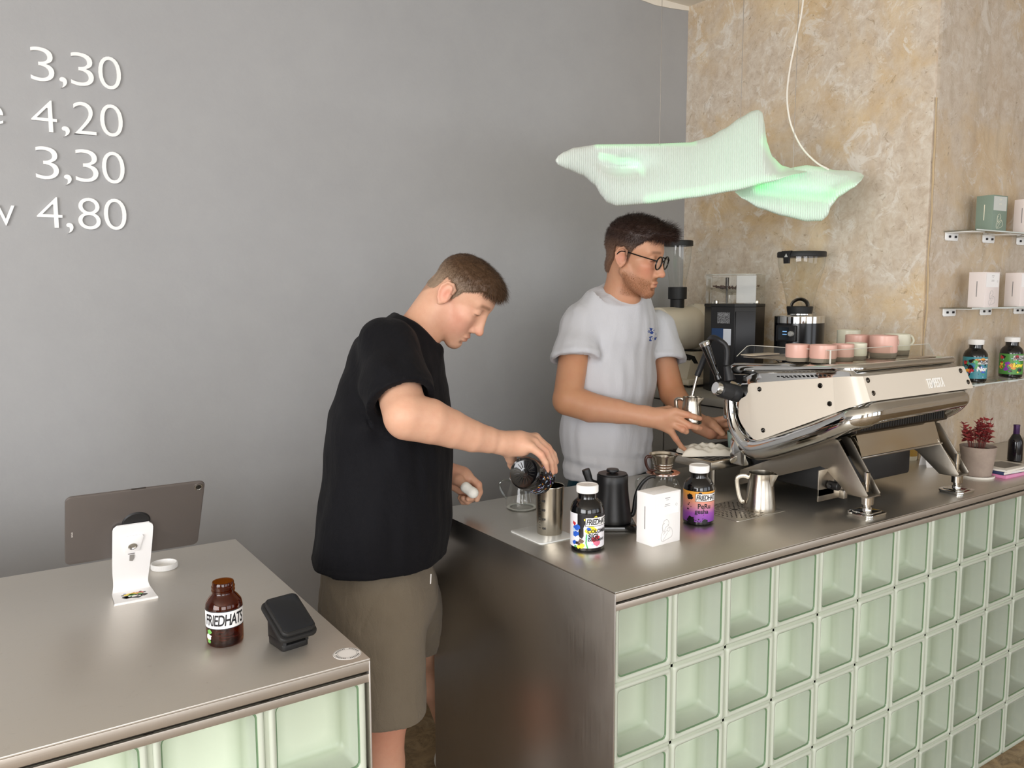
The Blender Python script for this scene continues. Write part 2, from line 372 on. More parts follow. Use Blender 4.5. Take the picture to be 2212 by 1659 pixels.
counter('till_counter', 'steel-topped glass block counter at lower left carrying the tablet', -2.4, -.54, .815, -.545, 10, -1)
# fill lights added inside the glass-block counters to brighten the blocks
area('counter_fill_light', (-1.25, .30, .45), (-1.25, 0, .45), 1.3, .7, 24, (.97, 1.0, .97))
area('counter_fill_light', (.7, .30, .47), (.7, 0, .47), 1.3, .7, 9, (.97, 1.0, .96))
# ------------------------------------------------------------------ espresso machine on the bar
M_CREAM = mat('cream_enamel', 'dbd2c4', .3, coat=.15); M_RUBBER = mat('black_rubber', '17181b', .5); M_DKSTEEL = mat('dark_steel', '4a4743', .3, 1.0)
M_SATB = m_steel('brushed_legs', 'aca59a', .33, 'z', .08)
mc = thing('espresso_machine', 'chrome and cream espresso machine on angled legs at the back of the bar', 'coffee machine', (1.16, .27, H))
# inner body (dark chrome), a prism across the machine
prof = [(.45, 1.27), (.30, 1.322), (.085, 1.316), (.055, 1.25), (.09, 1.19), (.37, 1.075), (.43, 1.09), (.475, 1.18)]
TYZ = Matrix(((0, 0, 1, 0), (1, 0, 0, 0), (0, 1, 0, 0), (0, 0, 0, 1)))          # (y, z, x) -> world
MB().prism(prof, .895, 1.425, TYZ, .006).build('body_shell', M_CHROME, mc, wc=True)
# cream side panels with their rounded notch, and the cream back panel
side = [(.129, 1.2955), (.30, 1.2705), (.408, 1.2545), (.418, 1.249), (.4205, 1.24), (.419, 1.226), (.427, 1.213), (.443, 1.204), (.4515, 1.195), (.4535, 1.18), (.453, 1.150), (.444, 1.131), (.421, 1.106), (.396, 1.0875), (.380, 1.084), (.356, 1.0925), (.118, 1.199)]
def curved_panel(flip):
    b = MB(); X = (lambda x: x) if not flip else (lambda x: 2.313-x)
    b.prism(side, X(.884), X(.890), TYZ, .001)
    # rounded corner from side to back
    top = [(.884, .129, 1.2955), (.8845, .105, 1.299), (.888, .084, 1.3012), (.896, .066, 1.302), (.9075, .0555, 1.3025)]
    bot = [(.884, .118, 1.199), (.8845, .088, 1.213), (.889, .060, 1.2245), (.898, .043, 1.2325), (.911, .0325, 1.2375)]
    V = [(X(x), y, z) for x, y, z in top]+[(X(x), y, z) for x, y, z in bot]; n = len(top)
    b.add(V, [(i, i+1, n+i+1, n+i) for i in range(n-1)]); return b
sp = curved_panel(False).build('side_panel', M_CREAM, mc, wc=True); tag(sp, 'cream side panel with rounded notch and slotted screws')
curved_panel(True).build('side_panel', M_CREAM, mc, wc=True)
b = MB(); b.box(0, 1, 0, 1, 0, 1); b.v = []; b.f = []; b.mi = []
q = [(.9085, .0555, 1.3025), (1.412, .0555, 1.3035), (1.4175, .0545, 1.300), (1.4335, .0345, 1.2435), (1.430, .0325, 1.2385), (.9120, .0325, 1.2375)]
b.add(q+[(x, y+.005, z-.002) for x, y, z in q], [(0, 1, 2, 3, 4, 5), (11, 10, 9, 8, 7, 6)]+[(i, (i+1) % 6, 6+(i+1) % 6, 6+i) for i in range(6)])
bp = b.build('back_panel', M_CREAM, mc, wc=True); tag(bp, 'cream back panel with white raised lettering')
# lettering on the back panel
tb = fit(text_bm('TEMPESTA', 1, .0006, 0, .012, 'LEFT', .95), .088, .0285)
nz = Vector((0, -.0, 0)); ex = Vector((1, 0, 0)); ez = Vector((0, .0211, .0645)).normalized(); en = ex.cross(ez)
T = Matrix.Identity(4)
for i in range(3): T[i][0] = ex[i]; T[i][1] = ez[i]; T[i][2] = en[i]; T[i][3] = (aty(2001, 842, .042).x, .0364, 1.2525)[i]
MB().bm(tb, T @ TR(0, 0, .0)).build('lettering', mat('raised_white', 'fbfaf6', .3), bp, False, wc=True)
# slotted screws
def screw(p, n, par):
    p = Vector(p); n = Vector(n).normalized(); T = Matrix.Translation(p) @ n.to_track_quat('Z', 'Y').to_matrix().to_4x4() @ Matrix.Rotation(random.uniform(.3, .9), 4, 'Z')
    b = MB().lathe([(.0001, -.002), (.0072, -.002), (.0072, .0012), (.0058, .0026), (.0001, .0032)], 18, T); b.cur = 1; b.box(-.0056, .0056, -.0008, .0008, .0024, .0036, 0, 1, T)
    b.build('screw', [M_DKSTEEL, M_CHROME], par, wc=True)
for y, z in ((.375, 1.239), (.168, 1.269), (.136, 1.222), (.357, 1.118)): screw((.8835, y, z), (-1, 0, 0), mc)
for x, y, z in ((.893+.03, .052, 1.2915), (.918+.015, .041, 1.257), (1.388, .0515, 1.2915), (1.413, .0405, 1.257)): screw((x, y-.0012, z), (0, -.95, .3), mc)
# big chrome roll along the lower edge: down the front, along the side, round the back
cy = [(.905, .490, 1.245, .012), (.905, .503, 1.212, .0165), (.905, .492, 1.133, .019), (.905, .456, 1.080, .0245), (.905, .388, 1.0535, .0335), (.905, .222, 1.118, .0337), (.905, .125, 1.164, .0335), (.909, .083, 1.185, .0335), (.925, .055, 1.197, .0330), (.955, .046, 1.203, .0315), (1.16, .045, 1.206, .0285), (1.36, .046, 1.2085, .0270), (1.395, .056, 1.205, .0285), (1.409, .085, 1.185, .0320), (1.411, .125, 1.164, .0335), (1.411, .222, 1.118, .0337), (1.411, .388, 1.0535, .0335), (1.411, .456, 1.080, .0245), (1.411, .492, 1.133, .019), (1.411, .503, 1.212, .0165)]
P4 = []
def catm(pts, n):
    P = [Vector(p) for p in pts]; P = [2*P[0]-P[1]]+P+[2*P[-1]-P[-2]]; out = []
    for i in range(1, len(P)-2):
        for k in range(n):
            t = k/n; a, b_, c, d = P[i-1:i+3]; out.append(.5*((2*b_)+(c-a)*t+(2*a-5*b_+4*c-d)*t*t+(3*b_-a-3*c+d)*t**3))
    return out+[P[-2]]
P4 = catm(cy, 5)
MB().tube([p[:3] for p in P4], [p[3] for p in P4], 20).build('lower_roll', M_CHROME, mc, wc=True, ang=60)
# slimmer chrome roll along the upper edge
ct = [(.912, .492, 1.286, .012), (.908, .485, 1.290, .0185), (.906, .362, 1.299, .0165), (.906, .173, 1.313, .0145), (.908, .125, 1.317, .014), (.920, .095, 1.3195, .0135), (.95, .083, 1.320, .0128), (1.16, .081, 1.321, .012), (1.375, .083, 1.320, .012), (1.402, .100, 1.319, .0135), (1.410, .173, 1.313, .0145), (1.410, .362, 1.299, .0165), (1.408, .485, 1.290, .0185)]
P4 = catm(ct, 5)
MB().tube([p[:3] for p in P4], [p[3] for p in P4], 18).build('upper_roll', M_CHROME, mc, wc=True, ang=60)
# sloping top deck, vent slots under the roll
deck = [(.488, 1.300), (.30, 1.3215), (.10, 1.328), (.085, 1.322), (.3, 1.31), (.47, 1.29)]
MB().prism(deck, .908, 1.408, TYZ, .002).build('top_deck', M_CHROME, mc, wc=True)
b = MB()
for i in range(12): b.box(.8815, .8845, .15+.014*i, .158+.014*i, 1.2985-.0132*i*.12, 1.3015-.0132*i*.12)
b.build('vent_slots', M_BLACKM, mc, wc=True)
# cup tray plate and clear guard standing round it
MB().box(.925, 1.395, .13, .475, 1.3255, 1.3285, .001).build('cup_tray', m_steel('tray_steel', 'b3a79b', .25, 'x', .06), mc, wc=True)
g0 = [(.905, .47, 1.330), (.9, .405, 1.352), (.898, .40, 1.356)]
b = MB()
def plate(poly, ax, c, th):
    T_ = TYZ if ax == 'x' else Matrix(((1, 0, 0, 0), (0, 0, 1, 0), (0, 1, 0, 0), (0, 0, 0, 1))); b.prism(poly, c, c+th, T_)
plate([(.158, 1.328), (.158, 1.366), (.43, 1.366), (.447, 1.362), (.486, 1.329)], 'x', .906, .004)
plate([(.906, 1.328), (.906, 1.366), (1.40, 1.366), (1.432, 1.33)], 'y', .155, .004)
b.build('cup_guard', M_ACRY, mc, wc=True, smooth=False)
M_LITE = mat('acrylic_edge', 'd9d6cc', .15)
b = MB().tube([(.908, .486, 1.329), (.908, .447, 1.362), (.908, .43, 1.366), (.908, .157, 1.366), (1.40, .157, 1.366), (1.432, .157, 1.33)], .0011, 6)
b.tube([(.908, .157, 1.366), (.908, .157, 1.329)], .0024, 6)
b.build('guard_edge', M_LITE, mc, wc=True)
MB().box(.93, 1.06, .445, .49, 1.331, 1.3345, .001, 2).build('drip_lid', mat('pale_ledge', 'd8c8b6', .3), mc, wc=True)
# steam tap: hub, knob, lever, hose and wand
sv = aty(1585, 838, .49)
hub = Vector((.872, .475, 1.222)); a_out = Vector((-.80, -.25, -.06)).normalized()
kn = at(1547, 838, (Vector(hub)-CAM_C).dot(CAM_F)-.02)
b = MB().cyl(hub, kn+(hub-kn)*.25, .026, .025, 28)
b.lathe([(.0001, -.001), (.024, -.001), (.0265, .004), (.0265, .028), (.0001, .030)], 28, Matrix.Translation(hub) @ (hub-kn).to_track_quat('Z', 'Y').to_matrix().to_4x4())
hubo = b.build('steam_hub', M_RUBBER, mc, wc=True)
d = (kn-hub).normalized()
MB().cyl(hub+d*.030, kn+d*.004, .0205, .0195, 28).build('steam_knob', M_CHROME, mc, wc=True)
dk = (kn-CAM_C).dot(CAM_F)
l0, l1 = at(1549, 812, dk+.01), at(1524, 747, dk+.0); l2 = at(1521, 737, dk)
lv = MB().cyl(l0, l1, .0085, .0145, 20).cyl(l0-(l1-l0)*.12, l0+(l1-l0)*.05, .011, .0095, 16).build('lever_handle', M_BLACKG, mc, wc=True)
MB().cyl(l1, l1+(l1-l0).normalized()*.013, .0155, .0165, 20).build('lever_cap', M_CHROME, mc, wc=True)
c0, c1 = at(1577, 822, dk+.03), at(1570, 790, dk+.03)
MB().cyl(c0, c1, .0175, .0105, 20).build('wand_collar', M_RUBBER, mc, wc=True)
hs = spline([at(1569, 789, dk+.03), at(1571, 762, dk+.03), at(1567, 746, dk+.03), at(1554, 735, dk+.035), at(1541, 729, dk+.06), at(1533, 735, dk+.10), at(1525, 762, dk+.14), at(1515, 790, dk+.16), at(1506, 812, dk+.17)], 6)
MB().tube(hs, [.0085]*30+[.0095]*(len(hs)-30), 12).build('hose_sleeve', M_RUBBER, mc, wc=True)
MB().tube([at(1507, 809, dk+.17), at(1500, 836, dk+.175), at(1494, 860, dk+.18), at(1494, 872, dk+.18)], .0052, 12).build('steam_wand', M_SATIN, mc, wc=True)
# folded-steel legs on chrome feet
for dx in (0, .4625):
    leg = [(.477, .971), (.405, 1.004), (.168, 1.114), (.150, 1.119), (.136, 1.116), (.039, .979), (.041, .973), (.099, .9705), (.169, 1.026), (.178, 1.031), (.191, 1.033), (.339, .976), (.484, .9215)]
    b = MB().prism(leg, .928+dx, .931+dx, TYZ, .0006)
    leg2 = [(.168, 1.114), (.150, 1.119), (.136, 1.116), (.039, .979), (.041, .973), (.060, .9725), (.12, 1.04)]
    b.prism(leg2, .985+dx, .988+dx, TYZ, .0006)
    b.box(.928+dx, .988+dx, .039, .099, .9700, .9730, .0006)
    lg = b.build('leg', M_SATB, mc, wc=True)
    fx, fy = .957+dx, .058
    MB().lathe([(.0001, .985), (.0055, .985), (.0055, 1.005), (.0075, 1.006), (.0075, 1.038), (.0001, 1.039)], 18, TR(fx-.012, fy-.004, 0)).lathe([(.0001, .926), (.0125, .926), (.0125, .938), (.0105, .940), (.0105, .946), (.0165, .948), (.0165, .9695), (.0001, .9697)], 24, TR(fx, fy, 0)).build('foot_screw', M_CHROME, lg, wc=True)
    MB().prism(rrect(.084, .072, .014, 4), .9170, .9205, TR(fx, fy, 0)).prism(rrect(.088, .076, .015, 4), .9195, .9275, TR(fx, fy, 0), .003).prism(rrect(.066, .056, .010, 4), .9270, .9305, TR(fx, fy, 0), .002).build('foot_pad', M_CHROME, lg, wc=True)
# under the body: mirrored cover plate, perforated grille, group head and bracket
b = MB(); q = [(.995, .130, 1.137), (1.40, .130, 1.137), (1.40, .105, 1.066), (.995, .105, 1.066)]
b.add(q+[(x, y+.16, z-.002) for x, y, z in q], [(0, 1, 2, 3), (7, 6, 5, 4), (0, 4, 5, 1), (1, 5, 6, 2), (2, 6, 7, 3), (3, 7, 4, 0)])
b.build('group_cover', mat('mirror_steel', 'cfc8ba', .07, 1.0), mc, wc=True, smooth=False)
MB().box(.99, 1.405, .10, .112, 1.061, 1.0665, .001).build('cover_lip', M_SATB, mc, wc=True)
gr = MB().box(.94, 1.40, .088, .15, 1.139, 1.178, .002).build('grille', M_DKSTEEL, mc, wc=True)
b = MB()
for i in range(34): b.box(.96+.0125*i, .966+.0125*i, .0868, .0885, 1.146, 1.168, 0)
b.build('grille_holes', M_BLACKM, gr, wc=True)
gx, gy = 1.155, .335
MB().lathe([(.0001, .99), (.030, .99), (.034, .996), (.034, 1.035), (.040, 1.038), (.040, 1.075), (.0001, 1.076)], 32, TR(gx, gy, 0)).build('group_head', M_DKSTEEL, mc, wc=True)
pf = MB().lathe([(.012, .985), (.036, .992), (.037, 1.012), (.030, 1.016)], 28, TR(gx, gy, 0)).tube([(gx, gy, .985), (gx+.004, gy-.012, .968), (gx+.004, gy-.018, .95)], .009, 12).cyl((gx+.02, gy-.06, .935), (gx+.02, gy-.06, .995), .009).build('portafilter', M_CHROME, mc, wc=True)
MB().cyl((gx, gy+.03, 1.004), (gx-.01, gy+.16, .996), .011, .015).build('portafilter_handle', M_BLACKG, mc, wc=True)
br = aty(1790, 1033, .17)
b = MB().box(br.x-.052, br.x+.020, .165, .169, .955, 1.03, .001).box(br.x-.052, br.x+.062, .165, .169, .940, .975, .001).box(br.x+.045, br.x+.062, .150, .169, .938, .962, .001)
bo = b.build('valve_bracket', M_SATB, mc, wc=True)
MB().cyl((br.x-.008, .164, .985), (br.x-.008, .13, .985), .012).cyl((br.x-.028, .150, .985), (br.x+.012, .150, .985), .006).build('valve_knob', M_BLACK, mc, wc=True)
MB().box(.95, 1.39, .19, .47, .955, 1.05, .01).build('drip_box', M_BLACKM, mc, wc=True)
# drip tray on the barista's side
b = MB().box(.838, 1.395, .515, .752, .972, .9985, .003)
tr = b.build('drip_tray', M_SATIN, mc, wc=True)
b = MB().box(.856, 1.38, .53, .738, .9980, .9998)
for i in range(26): b.box(.87+.0195*i, .876+.0195*i, .535, .732, .9996, 1.0012)
b.build('drip_grid', mat('dark_grid', '2a2624', .35, .8), tr, wc=True)
for x in (.88, 1.36): MB().cyl((x, .545, H), (x, .545, .973), .008).build('tray_post', M_SATB, mc, wc=True)
b = MB().box(.90, 1.41, .44, .50, .99, 1.075, .01); b.build('front_apron', M_CHROME, mc, wc=True)
b = MB().box(.93, 1.38, .475, .56, 1.12, 1.235, .012); b.build('group_housing', M_CHROME, mc, wc=True)

# ------------------------------------------------------------------ cups on the machine
M_PINK = mat('pink_glaze', 'd8ab9d', .3); M_CREAMG = mat('cream_glaze', 'd7d4bf', .3); M_CLAY = mat('raw_clay', '7d7465', .85)
def cup(px, py, r, h, col, handle, label):
    m = M_PINK if col == 'p' else M_CREAMG
    t = thing('handled_cup' if handle is not None else 'espresso_cup', label, 'cup', (px, py, 1.3286), 0, 'cups on top of the espresso machine')
    k = .24*h
    bo = MB().lathe([(r*.96, k), (r, k+.004), (r, h-.0015), (r-.0012, h), (r-.003, h-.001), (r-.0035, .008), (.0001, .005)], 32).build('body', m, t)
    MB().lathe([(.0001, 0), (r*.88, 0), (r*.93, .002), (r*.962, k)], 32).build('clay_foot', M_CLAY, t)
    if handle is not None:
        c, s_ = math.cos(handle), math.sin(handle); P = [(r-.002, h*.88), (r+.012, h*.88), (r+.0205, h*.70), (r+.018, h*.55), (r-.001, h*.33)]
        MB().tube([(a*c, a*s_, z) for a, z in spline([(x, z, 0) for x, z in P], 4) for a, z in [(a, z)]] if False else [(v.x*c, v.x*s_, v.y) for v in spline([(x, z, 0) for x, z in P], 5)], .0042, 8).build('handle', m, t)
    return t
CUPS = [((1722, 782), .0335, .049, 'p', None, 'small pink cup with clay foot, leftmost on the coffee machine'),
 ((1777, 785), .0365, .050, 'p', None, 'small pink cup beside the clear guard corner, second from left'),
 ((1820, 781), .0300, .049, 'p', None, 'narrow pink cup, third from left on the coffee machine'),
 ((1848, 778), .0300, .049, 'c', None, 'small cream cup standing between the pink cups'),
 ((1851, 771), .0360, .066, 'p', None, 'taller pink cup half hidden behind the small cream cup'),
 ((1907, 775), .0395, .068, 'p', -.15, 'large pink cup with a handle on the coffee machine'),
 ((1936, 768), .0390, .066, 'c', -.35, 'large cream cup with angular handle, rightmost of the cups'),
 ((1832, 757), .0380, .068, 'c', None, 'pale cream cup at the back of the cup tray')]
for (u, v), r, h, c, hd, lb in CUPS:
    p = atz(u, v, 1.3286); dv = (p-Vector((CAM_C.x, CAM_C.y, p.z))).normalized(); p = p+dv*r*.9
    cup(p.x, p.y, r, h, c, hd, lb)
# ------------------------------------------------------------------ price lettering on the grey wall
M_LET = mat('white_acrylic_letters', 'f4f4f2', .4)
def glyph(body, u0, u1, vb, vt, par, name, org):
    """one raised letter between photo columns u0..u1 standing on the wall at the height of baseline vb"""
    p0 = aty(u0, vb, YW); p1 = aty(u1, vb, YW); pt = aty((u0+u1)/2, vt, YW)
    b = text_bm(body, 1.0, 0, 0, -.012)
    xs = [v.co.x for v in b.verts]; ys = [v.co.y for v in b.verts]
    W, Hh = p1.x-p0.x, pt.z-(p0.z+p1.z)/2
    T = Matrix(((1, 0, 0, p0.x-org.x), (0, 0, 1, -.0005), (0, 1, 0, (p0.z+p1.z)/2-org.z), (0, 0, 0, 1)))
    for v in b.verts: v.co = Vector(((v.co.x-min(xs))/(max(xs)-min(xs))*W, (v.co.y-min(ys))/(max(ys)-min(ys))*Hh, 0))
    r = bmesh.ops.extrude_face_region(b, geom=b.faces[:])
    for e in r['geom']:
        if isinstance(e, bmesh.types.BMVert): e.co.z -= .007
    return MB().bm(b, T).build(name, M_LET, par, False)
ROWS = [('topmost', [('3', 67, 118, 177, 104), (',', 129, 145, 192, 168), ('3', 154, 203, 187, 116), ('0', 214, 262, 194, 124)], None),
 ('second', [('4', 69, 124, 285, 217), (',', 134, 151, 297, 274), ('2', 160, 208, 292, 222), ('0', 218, 266, 296, 227)], ('e', -44, 8, 269, 226)),
 ('third', [('3', 78, 128, 388, 318), (',', 139, 155, 401, 378), ('3', 164, 213, 394, 324), ('0', 222, 270, 397, 329)], None),
 ('lowest', [('4', 81, 136, 492, 426), (',', 144, 159, 505, 482), ('8', 170, 218, 496, 428), ('0', 226, 274, 497, 430)], ('w', -40, 34, 487, 443))]
for nm, gl, word in ROWS:
    org = aty(gl[0][1], gl[0][3], YW); txt = ''.join(g[0] for g in gl)
    t = thing('menu_price', 'white raised price figures %s, %s line of the wall menu' % (txt, nm), 'sign', (org.x, YW, org.z), 0)
    for g in gl: glyph(g[0], g[1], g[2], g[3], g[4], t, 'comma' if g[0] == ',' else 'digit', org)
    if word:
        org = aty(word[1], word[3], YW)
        t = thing('menu_letter', 'white raised letter %s at the left edge, %s line of the wall menu' % (word[0], nm), 'sign', (org.x, YW, org.z), 0)
        glyph(word[0], word[1], word[2], word[3], word[4], t, 'letter', org)

# ------------------------------------------------------------------ tablet on its stand, lid, jar of coins, card terminal, sticker
M_ALU = mat('space_grey_aluminium', '6f6966', .38, .55); M_STAND = mat('white_powder_coat', 'f0efef', .4)
st = thing('tablet_stand', 'white bent-plate tablet stand with a sticker on its foot', 'stand', (-.82, .53, H), -.02)
prof = [(.497, .9182), (.50, .9182), (.55, .9182), (.562, .921), (.567, .930), (.564, .944), (.548, .972), (.512, 1.030), (.484, 1.080)]
pr = [(Vector((y, z, 0))) for y, z in prof]; pr = catm(pr, 9)
def strip(pr, wf, th, par, name, m, round_top=True):
    V = []; F = []; n = len(pr); nx = 8
    for side in (0, 1):
        for i, p in enumerate(pr):
            d = (pr[min(i+1, n-1)]-pr[max(i-1, 0)]).normalized(); nn = Vector((-d.y, d.x, 0))
            q = p+nn*(th if side else 0); w = wf(i/(n-1))
            for k in range(nx+1): V.append((-w/2+w*k/nx, q.x-st.location.y, q.y-st.location.z))
    s0 = n*(nx+1)
    for i in range(n-1):
        for k in range(nx):
            a = i*(nx+1)+k; F += [(a, a+1, a+nx+2, a+nx+1), (s0+a, s0+a+nx+1, s0+a+nx+2, s0+a+1)]
    for i in range(n-1):
        for k in (0, nx):
            a = i*(nx+1)+k; F.append((a, a+nx+1, s0+a+nx+1, s0+a))
    for i in (0, n-1):
        for k in range(nx):
            a = i*(nx+1)+k; F.append((a, a+1, s0+a+1, s0+a))
    return MB().add(V, F).build(name, m, par)
def wf(t):
    w = .0735+.010*max(0, 1-abs(t-.0)/.4)**2-.008*math.exp(-((t-.58)/.2)**2)
    e = min(t, 1-t)/.035
    return w-(0.016*(1-math.sqrt(max(0, 1-(1-min(e, 1))**2))))
strip(pr, wf, .0028, st, 'bent_plate', M_STAND)
TILT = Matrix.Rotation(math.radians(-31), 4, 'X')
nrm = Vector((0, -math.cos(math.radians(31)), -math.sin(math.radians(31)))); upv = Vector((0, -math.sin(math.radians(31)), math.cos(math.radians(31))))
bx = Matrix(((1, 0, 0, 0), (0, upv.y, nrm.y, 0), (0, upv.z, nrm.z, 0), (0, 0, 0, 1)))     # (x, up, outward) on the leaning plate
pc = Vector((0, .513-.53, 1.032-H))+nrm*.0046
MB().prism([(-.017, .022), (.017, .022), (.020, .018), (.013, -.022), (-.013, -.022), (-.020, .018)], 0, .0022, Matrix.Translation(pc+nrm*.0005+upv*.006) @ bx, .001).build('pivot_cover', M_STAND, st)
MB().lathe([(.0001, -.001), (.0085, 0), (.0085, .0012), (.006, .0016), (.0045, .0004), (.0001, .0004)], 24, Matrix.Translation(pc+nrm*.0028) @ bx).build('lock_screw', M_CHROME, st)
MB().prism([(-.0045, .009), (.0045, .009), (.0045, 0), (.0015, -.009), (-.0045, -.007)], 0, .0006, Matrix.Translation(pc+nrm*.0004-upv*.036) @ bx).build('cable_slot', mat('slot_shadow_grey', '8d8985', .6), st)
MB().box(-.0075, .0045, -.0012, .0012, 0, .0004, 0, 1, Matrix.Translation(pc+nrm*.0004-upv*.0235) @ bx).build('stand_print', M_GREYINK, st)
# printed sticker on the foot: coloured brush dabs over a dark blot
b = MB(); stk = [mat('print_green', '6fae55', .5), mat('print_yellow', 'f0d24a', .5), mat('print_red', 'd9604f', .5), mat('print_dark', '20211f', .5), mat('print_white', 'f4f2ee', .5), mat('print_blue', '2f5fc0', .5), mat('print_orange', 'f09a35', .5)]
rs = random.Random(3)
def blob(cx, cy, r, n=10, jag=.3, rr=None):
    rr = rr or rs; return [(cx+r*(1+rr.uniform(-jag, jag))*math.cos(2*PI*i/n), cy+r*.8*(1+rr.uniform(-jag, jag))*math.sin(2*PI*i/n)) for i in range(n)]
for i, (cx, cy, r, mi, lay) in enumerate([(0, -.003, .0165, 3, 0), (-.012, -.003, .010, 3, 0), (.014, -.002, .009, 3, 0), (.001, -.004, .007, 4, 1), (-.009, -.002, .003, 4, 1), (.008, -.006, .004, 4, 1), (-.010, .010, .009, 1, 1), (.010, .011, .009, 2, 1), (0, .010, .008, 1, 2), (-.003, .005, .007, 0, 2), (.012, .005, .005, 0, 2), (-.02, .010, .003, 3, 1), (.021, .012, .003, 3, 1), (-.015, .017, .003, 5, 1), (.014, .018, .003, 3, 1), (.002, .018, .0026, 2, 1)]):
    b.cur = mi; b.bm(poly_bm(blob(cx, cy, r)), TR(0, -.001, .00185+.0028+.0002*lay) @ Matrix.Translation((0, -.004, -.0002)))
b.build('foot_sticker', stk, st, False)
tb_ = thing('tablet', 'space grey tablet seen from behind, held up by the white stand', 'tablet', (-.8135, .518, 1.068))
tc = Vector((0, 0, 0)); W2, H2 = .2476, .1785
b = MB().prism(rrect(W2, H2, .012, 6), 0, .0058, Matrix.Translation((0, 0, 0)) @ bx, .0022); b.build('body', M_ALU, tb_)
# its centre sits on the pad of the stand
MB().prism(rrect(W2-.014, H2-.014, .008, 5), -.0006, .0, bx).build('screen', M_BLACKG, tb_)
MB().lathe([(.0001, .0058), (.0082, .0058), (.0082, .0078), (.0066, .0082), (.0066, .0072), (.0001, .0072)], 28, bx @ TR(W2/2-.0125, H2/2-.0125, 0)).build('camera_ring', mat('ring_silver', 'a9a6a2', .25, 1.0), tb_)
MB().lathe([(.0001, .0074), (.0055, .0074), (.003, .0079), (.0001, .0079)], 24, bx @ TR(W2/2-.0125, H2/2-.0125, 0)).build('camera_lens', M_BLACKG, tb_)
b = MB()
for i in range(3): b.lathe([(.0001, .0061), (.0016, .0061), (.0016, .0057)], 12, bx @ TR(-W2/2+.012, -.006-.0048*i+.004, 0))
tag(b.build('contact_dots', mat('contact_silver', 'e4e1dd', .3, .6), tb_), kind='stuff')
MB().box(-.012, .014, H2/2-.0008, H2/2+.0006, .0015, .0045, 0, 1, bx).build('power_button', mat('button_grey', '4b4745', .35, .6), tb_)
MB().lathe([(.0001, .0058), (.026, .0058), (.024, .0088), (.0001, .0088)], 32, bx @ TR(0, .004, 0)).build('mount_puck', M_BLACKM, tb_)
tb_.location = Vector(st.location)+pc+upv*.0515+Vector((.0055, 0, 0))-nrm*.0144
t = thing('jar_lid', 'white plastic screw lid lying open side up behind the brown jar', 'lid', tuple(atz(355, 1227, H)))
MB().lathe([(.0001, 0), (.0262, 0), (.0275, .0012), (.0278, .0125), (.0262, .013), (.0255, .0115), (.0250, .0018), (.0001, .0016)], 40).build('cap', M_WHITE, t)
b = MB()
for i in range(60): b.box(.0276, .0281, -.0004, .0004, .0015, .0115, 0, 1, Matrix.Rotation(2*PI*i/60, 4, 'Z'))
tag(b.build('grip_ribs', M_WHITE, t), kind='stuff')
# tip jar: amber glass with a paper band, coins inside
jl = atz(487, 1385, H); va = math.atan2(CAM_C.y-jl.y, CAM_C.x-jl.x)       # angle of the side we face
t = thing('tip_jar', 'open brown glass jar with black-on-white lettered band and coins inside', 'jar', tuple(jl))
MB().lathe([(.0001, .0035), (.024, .0015), (.0275, 0), (.0305, .003), (.0312, .008), (.0312, .068), (.0295, .076), (.0235, .0845), (.0198, .088), (.0186, .0905), (.0186, .093), (.0198, .0935), (.0198, .0958), (.0186, .0965), (.0186, .0992), (.0198, .0998), (.0198, .102), (.0186, .103), (.0184, .1085), (.0176, .110), (.0166, .109), (.0166, .090), (.0215, .0835), (.0285, .074), (.0292, .066), (.0292, .009), (.027, .006), (.0001, .0055)], 48).build('glass', M_AMBER, t)
b = MB(); b.lathe([(.03135, .0335), (.03135, .0655)], 48, Matrix.Rotation(va-2.2, 4, 'Z'), (0, 4.4)); b.build('paper_band', M_WHITEP, t)
bd = t.children
b = MB()
for y0, y1 in ((.0335, .0350), (.0640, .0655)): b.lathe([(.0315, y0), (.0315, y1)], 48, Matrix.Rotation(va-2.2, 4, 'Z'), (0, 4.4))
b.bm(wrap(fit(text_bm('FRIEDHATS', 1, 0, .2, .022, 'LEFT', .9), .076, .0205, True), 0.0316, va, .0395))
b.build('band_lettering', M_INK, t, False)
b = MB()
for i, (cx, cy, r, mi) in enumerate([(-.030, .028, .0055, 0), (-.031, .019, .0065, 4), (-.030, .011, .0045, 0), (-.0285, .022, .0028, 3), (-.0325, .014, .0025, 1)]):
    b.cur = mi; b.bm(wrap(poly_bm(blob(cx, cy, r), .0002*(i % 3)), .0315, va, 0))
b.build('side_print', stk, t, False)
M_COIN = mat('copper_coin', 'b5713a', .35, .85); M_COINB = mat('brass_coin', 'c2a05a', .35, .85)
rc = random.Random(11); cpos = []
for i in range(14):
    a = va+rc.uniform(-1.6, 1.6); rr = rc.uniform(0, .016)
    z = .0075+.0026*(i % 7)
    o = MB().lathe([(.0001, 0), (.0092, 0), (.0096, .0003), (.0096, .0015), (.0092, .0018), (.0082, .0015), (.0001, .0015)], 24).build('coin', M_COIN if i % 3 else M_COINB)
    o.location = (jl.x+math.cos(a)*rr, jl.y+math.sin(a)*rr, H+z)
    tag(o, 'small coin lying in the heap inside the brown glass jar', 'coin', 'coins in the tip jar')
